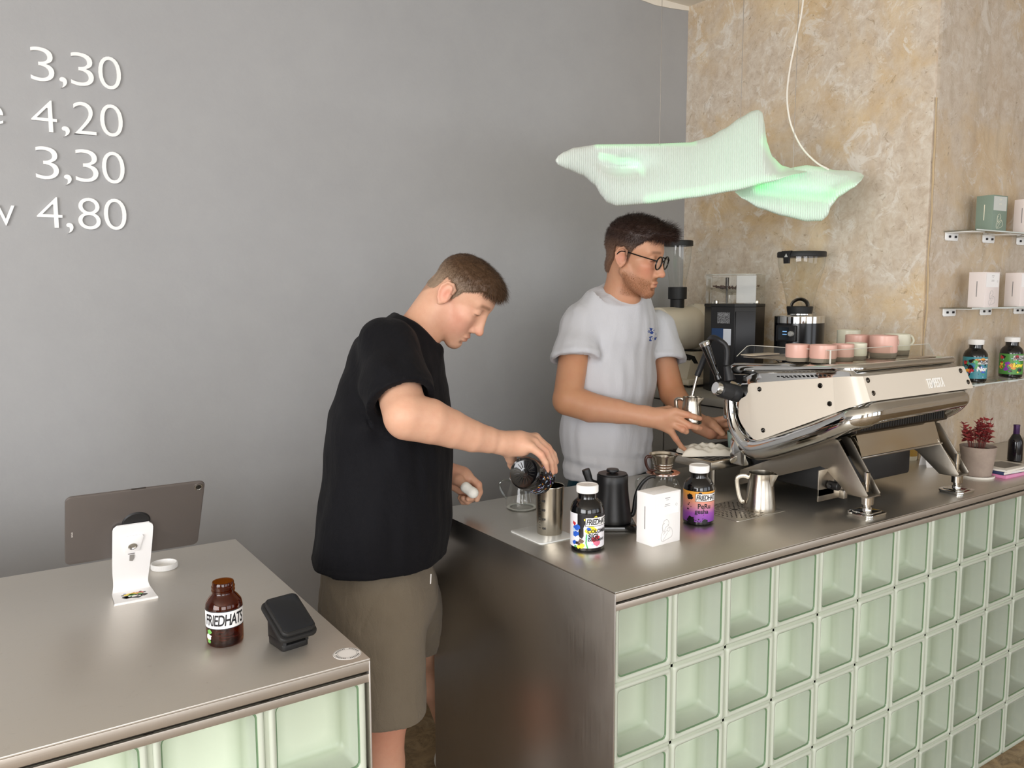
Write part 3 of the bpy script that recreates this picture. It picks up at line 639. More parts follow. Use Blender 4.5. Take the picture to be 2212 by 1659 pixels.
# card terminal on a wedge base
t = thing('card_terminal', 'black card terminal tilted on a wedge base, blank screen', 'card reader', (-.634, .136, H), math.radians(8))
b = MB().prism([(-.028, .004), (.034, .0), (.034, .016), (-.004, .042), (-.028, .052)], -.026, .026, Matrix(((0, 0, 1, 0), (1, 0, 0, -.01), (0, 1, 0, -.0), (0, 0, 0, 1))), .002)
b.v = []; b.f = []; b.mi = []
b.prism(rrect(.050, .058, .007, 4), 0, .016, None, .0015)
wedge = [(-.029, .010), (.029, .010), (.029, .048), (-.029, .018)]
b.prism(wedge, -.0245, .0245, Matrix(((0, 0, 1, 0), (1, 0, 0, 0), (0, 1, 0, 0), (0, 0, 0, 1))), .002)
b.build('wedge_base', M_BLACK, t)
sl = math.atan2(.030, .058); TT = TR(0, -.002, .0415, sl)
MB().prism(rrect(.069, .094, .011, 5), 0, .010, TT, .003).build('cradle', M_BLACKM, t)
MB().prism(rrect(.062, .088, .011, 5), .0095, .0195, TT, .0035).build('device', M_BLACKM, t)
MB().prism(rrect(.056, .079, .007, 5), .0192, .0202, TT, .0004).build('screen', mat('screen_off', '14181f', .13), t)
tag(t.children[-1])
# round sticker near the counter corner, the square code in its middle left out
sp_ = atz(750, 1412, H)
t = thing('round_sticker', 'round white sticker near the front corner of the till counter', 'sticker', (sp_.x, sp_.y, H), -.1)
MB().lathe([(.0001, .0004), (.0235, .0004), (.0237, 0)], 48).build('paper_disc', M_WHITEP, t)
b = MB()
for r0, r1 in ((.0224, .0228), (.0158, .0162)): b.lathe([(r0, .0006), (r1, .0006)], 48)
for i in range(40):
    if i % 10 < 8: b.box(.0178, .0206, -.0009, .0007, .0005, .0006, 0, 1, Matrix.Rotation(2*PI*i/40, 4, 'Z'))
b.build('ring_print', M_INK, t, False)

# ------------------------------------------------------------------ things on the bar
M_JAR = mat('black_jar_plastic', '0b0b0d', .12, coat=.3)
JP = [(.0001, .003), (.030, .0012), (.0355, 0), (.0395, .004), (.0405, .010), (.0405, .094), (.0392, .103), (.0345, .113), (.0265, .1205), (.0232, .1235), (.0226, .127), (.0226, .138), (.0001, .138)]
def jar_body(t, T=None, cap=True, base=False, m=None):
    MB().lathe(JP, 48, T).build('jar_body', m or M_JAR, t)
    if cap:
        c = MB().lathe([(.0255, .1375), (.0258, .1385), (.0258, .1545), (.0245, .1560), (.0225, .1560), (.0220, .1552), (.0001, .1552)], 44, T)
        c = c.build('cap', M_WHITE, t)
        b = MB()
        for i in range(70): b.box(.0256, .0262, -.0004, .0004, .139, .154, 0, 1, (T or Matrix()) @ Matrix.Rotation(2*PI*i/70, 4, 'Z'))
        tag(b.build('cap_ribs', M_WHITE, c), kind='stuff')
R0 = .0407
def band(b, z0, z1, a0, a1, r=R0): return b.lathe([(r, z0), (r, z1)], 40, None, (a0, a1))
def friedhats(t, va, off, z, T=None, s=1.0):
    """boxed lettering wrapped round the jar"""
    x0, x1 = off, off+.066*s
    b = MB(); b.bm(wrap(poly_bm([(x0, 0), (x1, 0), (x1, .0215*s), (x0, .0215*s)], .0006), R0, va, z)); b.build('letter_box', M_WHITEP, t, False)
    b = MB(); q = .0011*s
    for P in ([(x0, 0), (x1, 0), (x1, q), (x0, q)], [(x0, .0215*s-q), (x1, .0215*s-q), (x1, .0215*s), (x0, .0215*s)], [(x0, 0), (x0+q, 0), (x0+q, .0215*s), (x0, .0215*s)]):
        b.bm(wrap(poly_bm(P, .0008), R0, va, z))
    tb = fit(text_bm('FRIEDHATS', 1, 0, .2, .022, 'LEFT', .9), .061*s, .0142*s)
    for v in tb.verts: v.co.x += x0+.0028*s; v.co.y += .0036*s; v.co.z = .0009
    b.bm(wrap(tb, R0, va, z)); b.build('lettering', M_INK, t, False)
def face_angle(p): return math.atan2(CAM_C.y-p[1], CAM_C.x-p[0])
# jar with black and multicoloured label
p = atz(1268, 1183, H); va = face_angle(p)
t = thing('coffee_jar', 'black coffee jar, white cap, black, blue and yellow splashed label', 'jar', tuple(p), 0, 'lidded coffee jars on the bar')
jar_body(t)
b = MB(); band(b, .011, .092, va-2.6, va+2.6); b.build('label', mat('label_white', 'eceaf0', .35), t)
rs = random.Random(5); b = MB()
def spl(cx, cy, r, mi, lay, n=9, jag=.35): b.cur = mi; b.bm(wrap(poly_bm(blob(cx, cy, r, n, jag), .0001+.00012*lay), R0, va, 0))
def rectp(pts, mi, lay): b.cur = mi; b.bm(wrap(poly_bm(pts, .0001+.00012*lay), R0, va, 0))
LM = [mat('ink_label_black', '141216', .3), mat('ink_label_blue', '2d5fc8', .35), mat('ink_label_yellow', 'f3de3a', .35), mat('ink_label_red', 'c4303c', .35), mat('ink_label_green', '4fae5b', .35), mat('ink_label_pink', 'd8728c', .35), mat('ink_label_brown', '6b5348', .4), mat('ink_label_sky', 'b9d3ee', .35), mat('ink_label_orange', 'f0a032', .35), mat('ink_label_purple', '8e3db0', .35)]
rectp([(-.024, .092), (-.024, .060), (-.020, .058), (-.022, .045), (-.0185, .036), (-.012, .033), (-.008, .040), (-.0085, .060), (-.004, .070), (.06, .072), (.06, .092)], 0, 1)
spl(-.026, .058, .009, 1, 2); spl(-.031, .045, .009, 1, 2); spl(-.025, .044, .006, 1, 3); spl(-.034, .068, .006, 3, 2); spl(-.035, .052, .005, 7, 3)
spl(-.014, .028, .007, 6, 3); spl(-.019, .020, .006, 6, 3); spl(-.027, .022, .005, 0, 3); spl(-.012, .016, .007, 2, 4); spl(-.021, .013, .0045, 2, 4); spl(-.033, .022, .006, 1, 4); spl(-.03, .013, .004, 4, 5)
spl(.002, .053, .008, 2, 3); spl(.012, .055, .011, 2, 2); spl(.005, .057, .0055, 1, 4); spl(.021, .083, .006, 2, 3); spl(.008, .078, .003, 7, 3); spl(-.005, .079, .003, 2, 3)
spl(.023, .024, .010, 5, 3); spl(.018, .033, .008, 3, 4); spl(.026, .036, .007, 3, 3); spl(.003, .036, .008, 7, 2); spl(.013, .020, .004, 7, 4)
rectp([(.000, .011), (.003, .011), (-.001, .024), (.0005, .045), (-.0025, .045), (-.004, .024)], 4, 5)
b.build('label_art', LM, t, False)
friedhats(t, va, -.0045, .0635)
b = MB()
for tx, sz, x, z, sh, bo in (('COLOMBIA', .0125, .0005, .0475, 0, .0006), ('SIGI', .0155, .002, .0345, .1, .0007), ('EXPERIMENT', .0085, .0015, .0275, 0, .0004)):
    q = text_bm(tx, sz, 0, sh, bo*.6, 'LEFT', 1.0, .95)
    for v in q.verts: v.co.x += x; v.co.z = .0011
    b.bm(wrap(q, R0, va, z))
b.build('label_words', M_INK, t, False)
b = MB().bm(text_bm('FH', .014, 0, 0, 0, 'CENTER'), TR(0, -.005, .15525)); b.build('cap_print', mat('faint_grey_print', 'cfcdcb', .5), t, False)
# jar with orange to purple label
p = atz(1508, 1128, H); va = face_angle(p)
t = thing('coffee_jar', 'black coffee jar, white cap, label fading from orange to purple', 'jar', tuple(p), 0, 'lidded coffee jars on the bar')
jar_body(t)
mg = mat('label_orange_purple', 'f0a050', .35); k = NT(mg); sx = k.n('SeparateXYZ'); k.l(k.coord('Object'), sx.inputs[0]); mr = k.n('MapRange'); mr.inputs[1].default_value = .012; mr.inputs[2].default_value = .09; k.l(sx.outputs['Z'], mr.inputs[0])
k.base(k.ramp(mr.outputs[0], [(.0, '7b3a9e'), (.28, '9a4fae'), (.5, 'd08a96'), (.72, 'e39a78'), (.9, 'eda24e'), (1.0, 'f2a93c')]))
b = MB(); band(b, .011, .092, va-2.6, va+2.6); b.build('label', mg, t)
rs = random.Random(8); b = MB(); b.cur = 0
for cx, cy, r, n in ((-.024, .077, .0095, 22), (-.020, .016, .0115, 24), (.019, .013, .008, 18), (.004, .087, .005, 9)): spl(cx, cy, r, 0, 1, n, .22)
for cx, cy, r in ((-.028, .056, .0022), (-.025, .060, .0016), (-.020, .051, .0012), (-.029, .044, .0026), (-.006, .016, .002), (.001, .018, .0022), (.006, .014, .0012), (.012, .020, .0016), (-.001, .013, .0014), (.014, .030, .0011)): spl(cx, cy, r, 0, 1)
b.build('label_art', LM, t, False)
friedhats(t, va, -.0085, .0655)
b = MB()
for tx, sz, x, z, sh in (('PeRu', .018, -.0025, .0475, 0), ('gesha', .017, -.009, .034, 0)):
    q = text_bm(tx, sz, 0, sh, .0003, 'LEFT', 1.0, .95)
    for v in q.verts: v.co.x += x; v.co.z = .0009
    b.bm(wrap(q, R0, va, z))
b.build('label_words', M_INK, t, False)
# steel cup with a printed scale, on the scale plate
t = thing('scale_plate', 'white square scale plate lying flat under the steel cup', 'kitchen scale', (.116, .412, H), 0)
MB().prism(rrect(.112, .140, .012, 5), 0, .0030, None, .001).build('plate', mat('white_glass', 'e9ecea', .12), t)
MB().bm(text_bm('ace', .010, 0, 0, 0), TR(-.040, .030, .0032)).build('plate_print', mat('faint_print', 'd3d8d6', .3), t, False)
p = atz(1187, 1150, H+.003)
t = thing('shaker_cup', 'tall brushed steel cup with black measuring marks on white plate', 'cup', tuple(p)); va = face_angle(p)
MB().lathe([(.0001, .001), (.029, .001), (.0315, 0), (.0322, .002), (.0368, .120), (.0376, .1215), (.0372, .1232), (.0355, .122), (.031, .006), (.0001, .004)], 48).build('cup_body', M_SATIN, t)
b = MB()
for i in range(14):
    z = .018+.007*i; L = .008 if i % 3 == 0 else .0045; q = poly_bm([(-.012, 0), (-.012+L, 0), (-.012+L, .0008), (-.012, .0008)], .0003); b.bm(wrap(q, .0322+(z-.002)*.039, va-.55, z))
for i, s_ in enumerate(('100', '200', '300', '400')):
    q = text_bm(s_, .0075, 0, 0, .0002); b.bm(wrap(q, .0326+(.018+.0235*i)*.039, va-.62, .016+.0235*i))
b.build('measuring_marks', M_INK, t, False)
# glass carafe with angular handle behind the cup
p = atz(1127, 1097, H)
t = thing('glass_carafe', 'small clear glass jug with angular handle behind the steel cup', 'jug', tuple(p)); va = face_angle(p)
MB().lathe([(.0001, .002), (.036, .001), (.043, .004), (.046, .012), (.0445, .028), (.037, .055), (.033, .070), (.0335, .083), (.035, .085)], 44).build('glass', M_GLASS, t)
MB().lathe([(.0345, .0835), (.0355, .085), (.0345, .0862)], 44).lathe([(.034, .0015), (.0435, .0035), (.034, .0035)], 44).build('glass_rim', mat('glass_edge_tint', 'c9cdc8', .08), t)
ha = va-1.45; c, s_ = math.cos(ha), math.sin(ha)
MB().tube([(q.x*c, q.x*s_, q.y) for q in spline([(.034, .080, 0), (.050, .082, 0), (.062, .074, 0), (.062, .062, 0), (.055, .045, 0), (.044, .030, 0)], 5)], .0038, 10).build('handle', m_glass('handle_glass', (.86, .88, .86)), t)
# gooseneck kettle on its base
p = atz(1322, 1137, H); dv = (CAM_R*1).copy(); dv.z = 0; dv.normalize()
t = thing('gooseneck_kettle', 'matte black gooseneck kettle with flat round lid knob', 'kettle', tuple(p)); ka = math.atan2(dv.y, dv.x)
M_KET = mat('kettle_black', '0e0e10', .42)
b = MB().prism(rrect(.118, .108, .014, 5), 0, .014, TR(0, 0, 0, 0, 0, ka), .003); b.build('base', M_BLACKG, t)
MB().lathe([(.0001, .015), (.049, .015), (.0505, .018), (.050, .028), (.0455, .060), (.0415, .095), (.0405, .118), (.0405, .137), (.0390, .1395), (.0001, .1405)], 48).build('kettle_body', M_KET, t)
MB().lathe([(.0375, .140), (.0375, .1425), (.006, .1435), (.006, .146), (.0155, .1465), (.0160, .148), (.0160, .152), (.015, .1535), (.0001, .1537)], 40).build('lid', M_KET, t)
cx, sx_ = math.cos(ka), math.sin(ka)
K = lambda a, z, o=0: (cx*a-sx_*o, sx_*a+cx*o, z)
sp1 = spline([K(.038, .033), K(.052, .031), K(.0575, .045), K(.060, .070), K(.066, .095), K(.078, .116), K(.092, .129), K(.104, .133), K(.112, .131)], 5)
MB().tube(sp1, [.0068-.0028*i/(len(sp1)-1) for i in range(len(sp1))], 12).build('spout', M_KET, t)
hd = MB().tube([K(-.036, .112), K(-.052, .116), K(-.060, .122), K(-.064, .134), K(-.068, .146), K(-.070, .152)], [.009, .009, .0098, .0105, .0112, .0105], 14).build('handle', M_KET, t)
# white carton with line drawing
def carton(t, w, d, h, m, ink, s=1.0, sticker=None):
    """small card carton: left face narrow, right face carries label and line drawing"""
    MB().box(0, w, 0, d, 0, h, .0008).build('carton', m, t)
    b = MB()
    b.box(.002, w-.002, d*.5-.0003, d*.5+.0003, h-.0002, h+.0003).build('flap_seam', mat('card_seam', 'c9c7c6', .7), t)
    F = Matrix(((1, 0, 0, 0), (0, 0, 1, -.0004), (0, 1, 0, 0), (0, 0, 0, 1)))           # front face: x, z
    b = MB().bm(poly_bm([(.004, h*.57), (w-.006, h*.57), (w-.006, h-.004), (.004, h-.004)]), F); b.build('label', sticker or mat('label_paper', 'f7f6f6', .4), t, False)
    b = MB(); F2 = Matrix(((1, 0, 0, 0), (0, 0, 1, -.0007), (0, 1, 0, 0), (0, 0, 0, 1)))
    for y, x0, x1, th in ((.885, .42, .60, .0016), (.85, .46, .56, .0010), (.765, .42, .60, .0010), (.735, .40, .60, .0010)):
        b.bm(poly_bm([(x0*w, y*h), (x1*w, y*h), (x1*w, y*h+th), (x0*w, y*h+th)]), F2)
    n = 20; cxx, czz, rr = .84*w, .735*h, .034*w
    for i in range(n):
        a0_, a1_ = 2*PI*i/n, 2*PI*(i+1)/n; b.bm(poly_bm([(cxx+rr*math.cos(a0_), czz+rr*math.sin(a0_)), (cxx+rr*math.cos(a1_), czz+rr*math.sin(a1_)), (cxx+rr*.82*math.cos(a1_), czz+rr*.82*math.sin(a1_)), (cxx+rr*.82*math.cos(a0_), czz+rr*.82*math.sin(a0_))]), F2)
    L = Matrix(((0, 0, 1, -.0004), (1, 0, 0, 0), (0, 1, 0, 0), (0, 0, 0, 1)))
    b.bm(poly_bm([(d*.47, h*.30), (d*.52, h*.30), (d*.52, h*.74), (d*.47, h*.74)]), L)
    tag(b.build('print', M_GREYINK if ink is None else ink, t, False), kind='stuff')
    # one-line drawing of a seated figure holding a cup
    cur = [[(.36, .40), (.30, .36), (.31, .26), (.36, .22), (.38, .30), (.46, .33), (.50, .38), (.46, .45), (.40, .46), (.33, .43), (.29, .33), (.30, .24), (.26, .18), (.26, .08), (.31, .04), (.40, .06), (.58, .10), (.62, .18), (.58, .27), (.50, .31)], [(.44, .24), (.50, .22), (.54, .27), (.49, .29), (.45, .27), (.44, .24)], [(.32, .17), (.42, .24)], [(.32, .06), (.46, .20)], [(.46, .36), (.49, .345), (.47, .33)]]
    b = MB()
    for c_ in cur:
        P = spline([(x*w*1.15, 0, z*h*.98+.02*h) for x, z in c_], 4); b.tube([(q.x, -.0004, q.z) for q in P], .00045*s, 5)
    tag(b.build('line_drawing', ink or mat('drawing_grey', 'b3b0b0', .5), t, False), kind='stuff')
p = atz(1410, 1182, H)
t = thing('coffee_carton', 'white card carton with a line drawing, between the two lidded jars', 'box', tuple(p), math.radians(2), 'small coffee cartons')
carton(t, .094, .056, .128, M_WHITEP, None)
# glass server with steel dripper on top
p = atz(1437, 1100, H)
p = Vector((.560, .440, H))
t = thing('coffee_server', 'clear glass coffee server under the steel dripper behind carton', 'jug', tuple(p)); va = face_angle(p)
MB().lathe([(.0001, .003), (.046, .002), (.055, .006), (.058, .020), (.055, .045), (.044, .072), (.036, .085), (.036, .094), (.038, .096)], 44).build('glass', M_GLASS, t)
MB().lathe([(.0375, .094), (.039, .0955), (.0375, .097)], 44).build('glass_rim', mat('glass_edge_tint', 'c9cdc8', .08), t)
ha = va-1.2; c, s_ = math.cos(ha), math.sin(ha)
MB().tube([(q.x*c, q.x*s_, q.y) for q in spline([(.038, .090, 0), (.060, .092, 0), (.078, .080, 0), (.080, .060, 0), (.070, .036, 0), (.058, .026, 0)], 5)], .0036, 10).build('handle', MATS['handle_glass'], t)
dr = thing('wave_dripper', 'ribbed steel pour-over dripper with dark handle on a glass server', 'dripper', (p.x, p.y, H+.0972))
MB().lathe([(.030, 0), (.046, 0), (.0475, .0012), (.047, .0035), (.030, .0045)], 44).build('base_ring', mat('copper_ring', 'c9a79a', .2, 1.0), dr)
pr = [(.020, .004), (.021, .006)]
for i in range(5): z = .010+.0085*i; r = .0235+.0022*i; pr += [(r-.0006, z-.003), (r+.0013, z), (r+.0013, z+.002), (r, z+.0045)]
pr += [(.0385, .0505), (.0400, .053), (.0402, .056), (.0385, .0555), (.036, .050), (.022, .008)]
MB().lathe(pr, 48).build('ribbed_cone', M_SATIN, dr)
ha = va-1.25; c, s_ = math.cos(ha), math.sin(ha)
MB().tube([(q.x*c, q.x*s_, q.y) for q in spline([(.034, .048, 0), (.046, .050, 0), (.052, .042, 0), (.050, .026, 0), (.042, .012, 0), (.030, .008, 0)], 5)], .0042, 10).build('handle', mat('dark_wood_handle', '3a1c14', .3), dr)
# rinser grate let into the worktop
gp = Vector((.712, .292, H))
t = thing('rinser_grate', 'steel drain grate with rings of slots set in the worktop', 'drain', tuple(gp), 0)
MB().prism(rrect(.20, .165, .008, 4), 0, .0012, None, .0004).build('plate', M_TOP, t)
b = MB()
for k in range(5):
    r0 = .012+.0155*k; n = 8+8*k
    for i in range(n):
        b.box(r0, r0+.0115, -.0017, .0017, .0010, .0015, 0, 1, TR(-.012, .006, 0, 0, 0, 2*PI*i/n))
b.lathe([(.0001, .0015), (.009, .0015)], 16, TR(-.012, .006, 0))
b.v = [(max(-.096, min(.096, x)), max(-.079, min(.079, y)), z) for x, y, z in b.v]
b.build('slots', mat('slot_dark', '2b2723', .6), t, False)
# milk pitcher
def milk_pitcher(t, va, k=1.0, hs=-1.35):
    MB().lathe([(.0001, .003), (.036*k, .0015), (.0415*k, 0), (.0432*k, .004), (.0428*k, .012), (.038*k, .055), (.0340*k, .088), (.0345*k, .104), (.0352*k, .1065), (.0340*k, .1065), (.0328*k, .088), (.0365*k, .055), (.041*k, .012), (.039*k, .006), (.0001, .005)], 48).build('pitcher_body', M_SATIN, t)
    sa = va+1.15; c, s_ = math.cos(sa), math.sin(sa); V = []; n = 9
    for j, (z, f) in enumerate(((.068, 0.0), (.085, .35), (.098, .75), (.107, 1.0))):
        for i in range(n):
            u = i/(n-1)*2-1; a = sa+u*.42; rr = (.0349*k)*(1.0)+f*.015*max(0, 1-abs(u))**1.2; V.append((rr*math.cos(a), rr*math.sin(a), z))
    MB().add(V, [(j*n+i, j*n+i+1, (j+1)*n+i+1, (j+1)*n+i) for j in range(3) for i in range(n-1)]).build('spout', M_SATIN, t)
    ha = va+hs; c, s_ = math.cos(ha), math.sin(ha)
    MB().tube([(q.x*c, q.x*s_, q.y) for q in spline([(.034*k, .092, 0), (.046*k, .096, 0), (.060*k, .094, 0), (.066*k, .084, 0), (.062*k, .052, 0), (.056*k, .030, 0), (.050*k, .022, 0), (.047*k, .028, 0)], 6)], .0042, 8, flat=1.6).build('handle', M_SATIN, t)
p = atz(1642, 1101, H+.0013)
t = thing('milk_pitcher', 'polished steel milk pitcher standing on the drain grate', 'pitcher', tuple(p)); milk_pitcher(t, face_angle(p))
# potted red plant on a saucer
p = Vector((1.690, .135, H))
t = thing('potted_plant', 'red-leaved plant in a grey clay pot at the end of bar', 'plant', tuple(p)); rp = random.Random(21)
MB().lathe([(.0001, .002), (.047, .001), (.052, 0), (.054, .003), (.054, .0065), (.051, .007), (.050, .004), (.0001, .004)], 40).build('saucer', mat('white_saucer', 'e6e1d8', .4), t)
m = mat('grey_clay_pot', '9c8c7e', .85); k = NT(m); k.base(k.ramp(k.noise(k.coord(), 30, 5, .7), [(.3, '94847a'), (.7, 'a59587')]))
MB().lathe([(.0001, .0055), (.041, .0055), (.0435, .009), (.0545, .098), (.0555, .102), (.0535, .103), (.0505, .098), (.048, .090), (.0001, .088)], 40).build('pot', m, t)
MB().lathe([(.0001, .093), (.0495, .091)], 30).build('soil', mat('potting_soil', '3a2a20', .95), t)
M_LEAF = mat('red_leaf', '8e3a36', .45, sss=.0); k = NT(M_LEAF); k.base(k.ramp(k.noise(k.coord(), 60, 4, .6), [(.3, '5d2a2a'), (.5, '94383a'), (.75, 'b9504c')]))
sb = MB(); LV = [(0, 0, 0), (.35, .32, .06), (.7, .30, .06), (1, 0, -.05), (.7, -.30, .06), (.35, -.32, .06), (.5, 0, -.02)]; LF = [(0, 6, 1), (1, 6, 2), (2, 6, 3), (3, 6, 4), (4, 6, 5), (5, 6, 0)]
lme = bpy.data.meshes.new('leaf'); lme.from_pydata(LV, [], LF); lme.materials.append(M_LEAF)
nl = 0
for s_i in range(30):
    big = s_i < 19; cc = Vector((.012, -.006, 0)) if big else Vector((-.036, .020, 0))
    a = rp.uniform(0, 2*PI); rr = rp.uniform(.004, .034 if big else .024); hh = .088+(rp.uniform(.050, .105)*(1-rr*7) if big else rp.uniform(.045, .085)*(1-rr*8))
    b0 = cc*.6+Vector((math.cos(a)*rr*.5, math.sin(a)*rr*.5, .090)); b1 = cc+Vector((math.cos(a)*rr*1.35, math.sin(a)*rr*1.35, hh+.012))
    sb.tube([b0, (b0+b1)/2+Vector((0, 0, .006)), b1], [.0013, .0012, .001], 5)
    for lv in range(3):
        base = b0.lerp(b1, .55+.225*lv); n = 4 if lv < 2 else 3
        for q in range(n):
            if nl >= 296: break
            o = bpy.data.objects.new('leaf', lme); COL.objects.link(o); o.parent = t; o.location = base; sc_ = rp.uniform(.015, .024)*(1 if lv < 2 else .75)
            o.scale = (sc_, sc_*rp.uniform(.85, 1.1), sc_); o.rotation_euler = (rp.uniform(-.3, .3), rp.uniform(-.75, .2) if lv < 2 else rp.uniform(-1.1, -.4), 2*PI*q/n+lv*.7+rp.uniform(-.4, .4)); nl += 1
tag(sb.build('stems', mat('red_stem', '6b3a32', .6), t), kind='stuff')
# books at the end of the bar
bz = H
for nm, w, d, h, col, lb in (('book', .16, .115, .0115, 'c77aa0', 'pink book at the bottom of the stack by the plant'), ('book', .155, .11, .0105, '2a3558', 'navy blue book in the middle of the stack by the plant'), ('magazine', .158, .112, .007, 'd9d4cc', 'pale magazine with dark picture, on top of the book stack')):
    t = thing(nm, lb, 'book', (1.805, .112, bz), math.radians({'c77aa0': -3, '2a3558': -6, 'd9d4cc': -1}[col]), 'books stacked at the end of the bar')
    MB().box(-w/2, w/2, -d/2, d/2, 0, .0012, .0004).box(-w/2, w/2, -d/2, d/2, h-.0012, h, .0004).box(-w/2, -w/2+.0015, -d/2, d/2, 0, h, .0004).build('cover', mat('cover_'+col, col, .4), t)
    MB().box(-w/2+.002, w/2-.002, -d/2+.0008, d/2-.002, .0012, h-.0012).build('pages', mat('page_edges', 'e3ddd2', .8) if col != 'c77aa0' else mat('pink_pages', 'd58fb2', .7), t)
    if col == 'd9d4cc': MB().bm(poly_bm([(-.05, -.035), (.055, -.04), (.06, .03), (.01, .045), (-.045, .03)], h+.0002)).build('cover_picture', mat('picture_grey', '6d6862', .4), t, False)
    if col == '2a3558': MB().box(-.03, .02, -d/2-.0003, -d/2, .004, .0055).build('spine_print', mat('spine_white', 'cfd4e2', .5), t)
    bz += h
p = Vector((2.065, .19, H))
t = thing('wine_bottle', 'dark bottle with purple neck capsule at the far end of bar', 'bottle', tuple(p))
MB().lathe([(.0001, .003), (.034, 0), (.0375, .004), (.0375, .10), (.036, .115), (.024, .140), (.0155, .155), (.0145, .165), (.0145, .19), (.0001, .19)], 36).build('glass', mat('dark_bottle_glass', '0d0a10', .08), t)
MB().lathe([(.0155, .150), (.0165, .152), (.016, .196), (.0168, .197), (.0168, .205), (.0001, .206)], 28).build('capsule', mat('purple_capsule', '3f2350', .35, .3), t); t.scale = (.64, .64, .64)
# behind the machine: white menu card, two labelled jars
p = atz(2016, 1012, H)
t = thing('tent_card', 'small white folded card standing behind the far machine leg', 'card', (1.72, .31, H), math.radians(-25))
MB().add([(-.028, -.022, 0), (.028, -.022, 0), (.028, 0, .078), (-.028, 0, .078), (-.028, .022, 0), (.028, .022, 0)], [(0, 1, 2, 3), (3, 2, 5, 4)]).build('folded_card', M_WHITEP, t, False)
sm = t.children[0].modifiers.new('thick', 'SOLIDIFY'); sm.thickness = .0012
for i, (u, v, lb) in enumerate(((1908, 998, 'small yellow-labelled jar behind the coffee machine, nearer the group head'), (1960, 992, 'small yellow-labelled jar behind the coffee machine, nearer the far leg'))):
    p = atz(u, v, H); p = Vector((p.x, p.y, H))
    t = thing('syrup_jar', lb, 'jar', tuple(p), 0, 'jars behind the coffee machine')
    MB().lathe([(.0001, .001), (.030, 0), (.032, .004), (.032, .058), (.027, .066), (.027, .070), (.0001, .070)], 32).build('jar_body', mat('cream_jar', 'd8d2bd', .4), t)
    MB().lathe([(.0322, .016), (.0322, .050)], 32).build('label', mat('label_mustard', 'a88430' if i == 0 else 'd9d3c0', .5), t)
    MB().lathe([(.029, .068), (.029, .082), (.0001, .083)], 32).build('lid', mat('dark_green_lid', '23382e', .4), t)
    q = text_bm('12', .016, 0, 0, .0004, 'CENTER'); MB().bm(wrap(q, .0324, face_angle(p), .022)).build('label_print', M_INK, t, False)
# cloth on the drip tray
rc = random.Random(4)
p = Vector((.925, .612, 1.0012))
t = thing('cleaning_cloth', 'crumpled cream cleaning cloth lying on the drip tray', 'cloth', tuple(p), 0)
V = []; F = []; nx, ny = 40, 26
ux = Vector((CAM_R.x, CAM_R.y, 0)).normalized(); uy = Vector((-ux.y, ux.x, 0))
for j in range(ny+1):
    for i in range(nx+1):
        a, b_ = i/nx*2-1, j/ny*2-1
        rr = 1+.10*math.sin(3*math.atan2(b_, a)+1)+.08*math.sin(5*math.atan2(b_, a))
        x, y = a*.088*rr, b_*.048*rr
        e = max(0, 1-(abs(a)**3.5))*max(0, 1-(abs(b_)**3))
        h = .030*e**.5*(1-.35*a)*(.8+.2*math.sin(4*a+2*b_))+.004*math.sin(9*b_+3*a+1.5*math.sin(4*a))*e+.003*math.sin(16*a-7*b_)*e
        q = ux*x+uy*y; V.append((q.x, q.y, .0032+max(0, h)))
n0 = len(V)
for v in V[:]: V.append((v[0]*.985, v[1]*.985, .0005))
for j in range(ny):
    for i in range(nx):
        a = j*(nx+1)+i; F.append((a, a+1, a+nx+2, a+nx+1)); F.append((n0+a, n0+a+nx+1, n0+a+nx+2, n0+a+1))
ring = [i for i in range(nx+1)]+[j*(nx+1)+nx for j in range(1, ny+1)]+[ny*(nx+1)+i for i in range(nx-1, -1, -1)]+[j*(nx+1) for j in range(ny-1, 0, -1)]
for i in range(len(ring)): a, b_ = ring[i], ring[(i+1) % len(ring)]; F.append((a, n0+a, n0+b_, b_))
m = mat('cotton_cream', 'ece6d8', .9); k = NT(m); k.bump(k.noise(k.coord(), 700, 2), .25, .002)
MB().add(V, F).build('folded_cotton', m, t, ang=70)
fl = [(-.078, -.030, .003), (-.105, -.040, .002), (-.088, -.050, .002), (-.060, -.050, .004), (-.045, -.040, .010), (-.055, -.022, .012)]
# teal cup at the group
p = atx(1578, 965, .985)
t = thing('teal_cup', 'pale teal cup on the drip tray behind the chrome front', 'cup', (1.035, .575, 1.0012))
MB().lathe([(.0001, .001), (.030, 0), (.034, .003), (.040, .062), (.0405, .068), (.039, .068), (.032, .006), (.0001, .005)], 36).build('cup_body', mat('teal_glaze', '8fa9a0', .4), t)
# ------------------------------------------------------------------ back counter with three grinders
HB = 1.122; M_GRL = mat('grey_laminate', '8b8780', .5); M_EKC = mat('cream_lacquer', 'ddd3bf', .35, coat=.15)
t = thing('back_counter', 'grey back counter under the grinders against the bare plaster wall', 'counter', (1.30, .80, 0))
MB().box(1.295, XC-.003, .80, YW-.004, HB-.03, HB, .002).build('worktop', mat('grey_worktop', '98948c', .4), t, wc=True)
for y0, y1 in ((.80, 1.20), (1.203, YW-.004)):
    d = MB().box(1.302, 1.318, y0+.002, y1-.002, .10, HB-.036, .0015).build('cabinet_door', M_GRL, t, wc=True)
MB().box(1.318, XC-.003, .802, YW-.004, .0, HB-.03).build('carcass', mat('carcass_dark', '2a2826', .7), t, wc=True)
